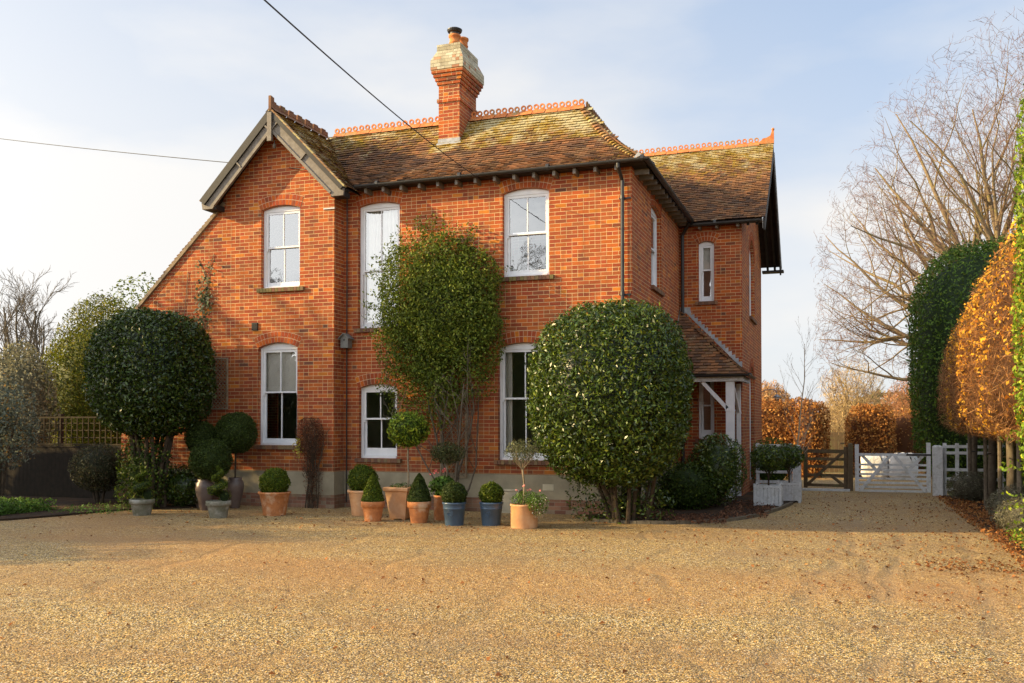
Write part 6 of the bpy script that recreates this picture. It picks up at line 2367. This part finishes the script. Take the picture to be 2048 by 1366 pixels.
bare_tree('far_leafless_tree', 'leafless tree against the sky at the left edge', -37.5, 34.3,
          dict(levels=3, nb=[7, 6, 5], wob=0.12, up=0.06, ang=(22, 48), ls=(0.4, 0.6), t0=0.2, rs=0.5, rmin=0.012, seg=6), [(math.cos(k) * .35, math.sin(k) * .35, 1, 6.0, 0.10, 0, 0, 1.4) for k in range(9)] + [(0, 0, 1, 2.2, 0.35, 0, 0, 0)],
          'stake', seed=5)
# trees far behind, right
for k, (px, Y, w, h, lab) in enumerate(((-4.5, 62, 3.2, 4.6, 'low golden tree on the skyline beside the house corner'),
                                        (0.6, 74, 4.6, 6.6, 'feathery pale golden willow on the skyline above the timber door'),
                                        (5.5, 80, 5.2, 5.6, 'rust-coloured far tree left of the tall green hedge'),
                                        (10.5, 92, 5.5, 5.8, 'far tawny tree against the edge of the tall green hedge'),
                                        (-0.5, 100, 6.5, 4.3, 'far brown tree line clump behind the golden willow'),
                                        (6.5, 60, 2.6, 3.4, 'small dark-twigged tree before the far trees'))):
    t = thing('far_tree', lab, 'tree', (px, Y, 0), 'trees on the far skyline')
    rnd = random.Random(30 + k)
    L = []
    branch_lines((px, Y, -0.02), (0, 0, 1), h * 0.35, 0.16, 0, dict(levels=0, nb=[], wob=0.05), L, rnd)
    for j in range(10):
        a = j * 2.4
        branch_lines((px, Y, h * 0.2), (math.cos(a) * 0.5, math.sin(a) * 0.5, 1), h * 0.62, 0.06, 2, dict(levels=2, nb=[7, 6], wob=0.1, up=0.08, ang=(20, 45), ls=(0.3, 0.5), t0=0.15, rmin=0.018, seg=5), L, rnd)
    mb = MB()
    lines_to_mb(L, mb)
    mb.build('trunk', 'bark_lit', t, recalc=False)
    c = (px, Y, h * 0.52)
    n = 9000
    d = rng.normal(size=(n, 3))
    d /= np.linalg.norm(d, axis=1)[:, None]
    rr = rng.random(n) ** 0.4
    pp_ = np.array(c) + d * np.array([w / 2, w / 2, h * 0.47]) * (rr * (1 + 0.22 * lump(d * 3, 2.0, k)))[:, None]
    pal = [GREEN['fargold'], [(3, (0.50, 0.36, 0.17)), (3, (0.42, 0.30, 0.13))], [(3, (0.42, 0.20, 0.08)), (3, (0.33, 0.18, 0.09))], GREEN['fargold'], [(1, (0.30, 0.20, 0.11)), (1, (0.36, 0.25, 0.13))], [(1, (0.28, 0.14, 0.08)), (1, (0.2, 0.12, 0.07))]][k]
    up_ = np.tile([0.0, 0, 1.0], (n, 1))
    leaves_mesh('crown', pp_, d, 0.30, pal, 0.09 if k in (1, 5) else 0.16, 1.0, 'leaf_dry', t, droop=-1.2, fold=0.02)
n = 26000
p = np.stack([rng.uniform(-60, 60, n), rng.uniform(105, 125, n), 4.8 * rng.random(n) ** 1.1], 1)
p[:, 2] *= 0.75 + 0.35 * np.sin(p[:, 0] * 0.35) * np.sin(p[:, 0] * 0.13 + 1)
wd = leaves_mesh('far_wood', p, np.tile([0, -1.0, 0.3], (n, 1)), 0.9, [(3, (0.30, 0.19, 0.10)), (3, (0.38, 0.25, 0.12)), (2, (0.22, 0.16, 0.09)), (1, (0.14, 0.15, 0.06))], 0.35, 0.6, 'leaf_dry', None, droop=-1.0)
tag(wd, 'far-off tawny winter wood along the horizon', 'wood', kind='stuff')
n = 14000
p = np.stack([rng.uniform(-75, -24, n), rng.uniform(42, 60, n), 4.2 * rng.random(n) ** 1.1], 1)
wd = leaves_mesh('far_wood', p, np.tile([0, -1.0, 0.3], (n, 1)), 0.6, [(3, (0.16, 0.15, 0.06)), (3, (0.22, 0.18, 0.08)), (2, (0.12, 0.13, 0.05))], 0.45, 0.6, 'leaf', None)
tag(wd, 'far-off hedgerow behind the garden on the left', 'wood', kind='stuff')

# ================================================================== what stands round the drive outside the picture (it shades the gravel and shows in the window glass)
for k, (x, y, w, h) in enumerate(((-21.4, 4.9, 1.5, 5.3), (-21.6, 7.0, 1.7, 5.9), (-21.9, 9.2, 1.6, 5.3), (-23.6, 13.6, 1.6, 4.3))):
    shrub('boundary_shrub', ['bulky evergreen left of the drive, farthest from the house', 'bulky evergreen left of the drive, middle one', 'bulky evergreen left of the drive, second nearest the fence', 'bulky evergreen left of the drive, nearest the fence'][k],
          (x, y, h / 2), (w, 1.5, h / 2), 4500, 'hedge', 0.16, 'leaf', 0.15, 1.5, depth=0.5, group='evergreens left of the drive', core=0.8)
bare_tree('boundary_tree', 'twiggy leafless tree standing left of the drive', -21.0, 10.6,
          dict(levels=3, nb=[6, 6, 5], wob=0.1, up=0.03, ang=(25, 55), ls=(0.42, 0.6), t0=0.15, rs=0.55, rmin=0.014, seg=5), [(math.cos(j * 2.1) * .45, math.sin(j * 2.1) * .45, 1, 6.4, 0.10, 0, 0, 2.6) for j in range(6)] + [(0, 0, 1, 3.2, 0.3, 0, 0, 0)], 'bark', seed=77)
bare_tree('boundary_tree', 'spreading leafless tree behind the camera', -17.0, -13.5,
          dict(levels=4, nb=[7, 6, 5, 4], wob=0.1, up=0.04, ang=(25, 50), ls=(0.45, 0.62), t0=0.2, rs=0.5, rmin=0.014, seg=6), [(math.cos(j * 1.3) * .5, math.sin(j * 1.3) * .5, 1, 6.4, 0.12, 0, 0, 3.0) for j in range(6)] + [(0, 0, 1, 3.6, 0.4, 0, 0, 0)], 'bark', seed=78)
bare_tree('boundary_tree', 'leafless tree far to the left behind the camera', -30.5, -13.5,
          dict(levels=4, nb=[7, 6, 5, 4], wob=0.1, up=0.04, ang=(25, 50), ls=(0.45, 0.62), t0=0.2, rs=0.5, rmin=0.014, seg=6), [(math.cos(j * 1.3) * .5, math.sin(j * 1.3) * .5, 1, 6.4, 0.12, 0, 0, 3.0) for j in range(6)] + [(0, 0, 1, 3.6, 0.4, 0, 0, 0)], 'bark', seed=79)
for k in range(6):
    x = -33 + k * 9.0
    shrub('boundary_hedge', ['first', 'second', 'third', 'fourth', 'fifth', 'last'][k] + ' section from the left of the tall dark hedge behind the camera', (x, -12.5 - (k % 2), 3.1), (5.2, 1.6, 3.3), 4500, 'holly', 0.3, 'leaf', 0.12, 0.8, depth=0.4, cat='hedge', group='hedge behind the camera', core=0.85)

t = thing('boundary_tree', 'sparse brown-leaved young oak standing left of the drive near the fence', 'tree', (-21.2, 11.3, 0))
mb = MB()
mb.tube([(-21.2, 11.3, -0.02), (-21.2, 11.3, 4), (-21.1, 11.3, 8.5)], [0.14, 0.1, 0.03], 8)
mb.build('trunk', 'bark', t)
p1, n1 = blob((-21.2, 12.6, 5.4), (1.6, 2.2, 2.2), 3000, depth=0.95, lumpy=0.2, lf=1.5)
p2, n2 = blob((-21.2, 10.3, 7.6), (1.6, 1.9, 2.3), 3000, depth=0.95, lumpy=0.2, lf=1.5)
leaves_mesh('crown', np.concatenate([p1, p2]), np.concatenate([n1, n2]), 0.17, GREEN['leaf_litter'], 0.7, 1.2, 'leaf_dry', t)
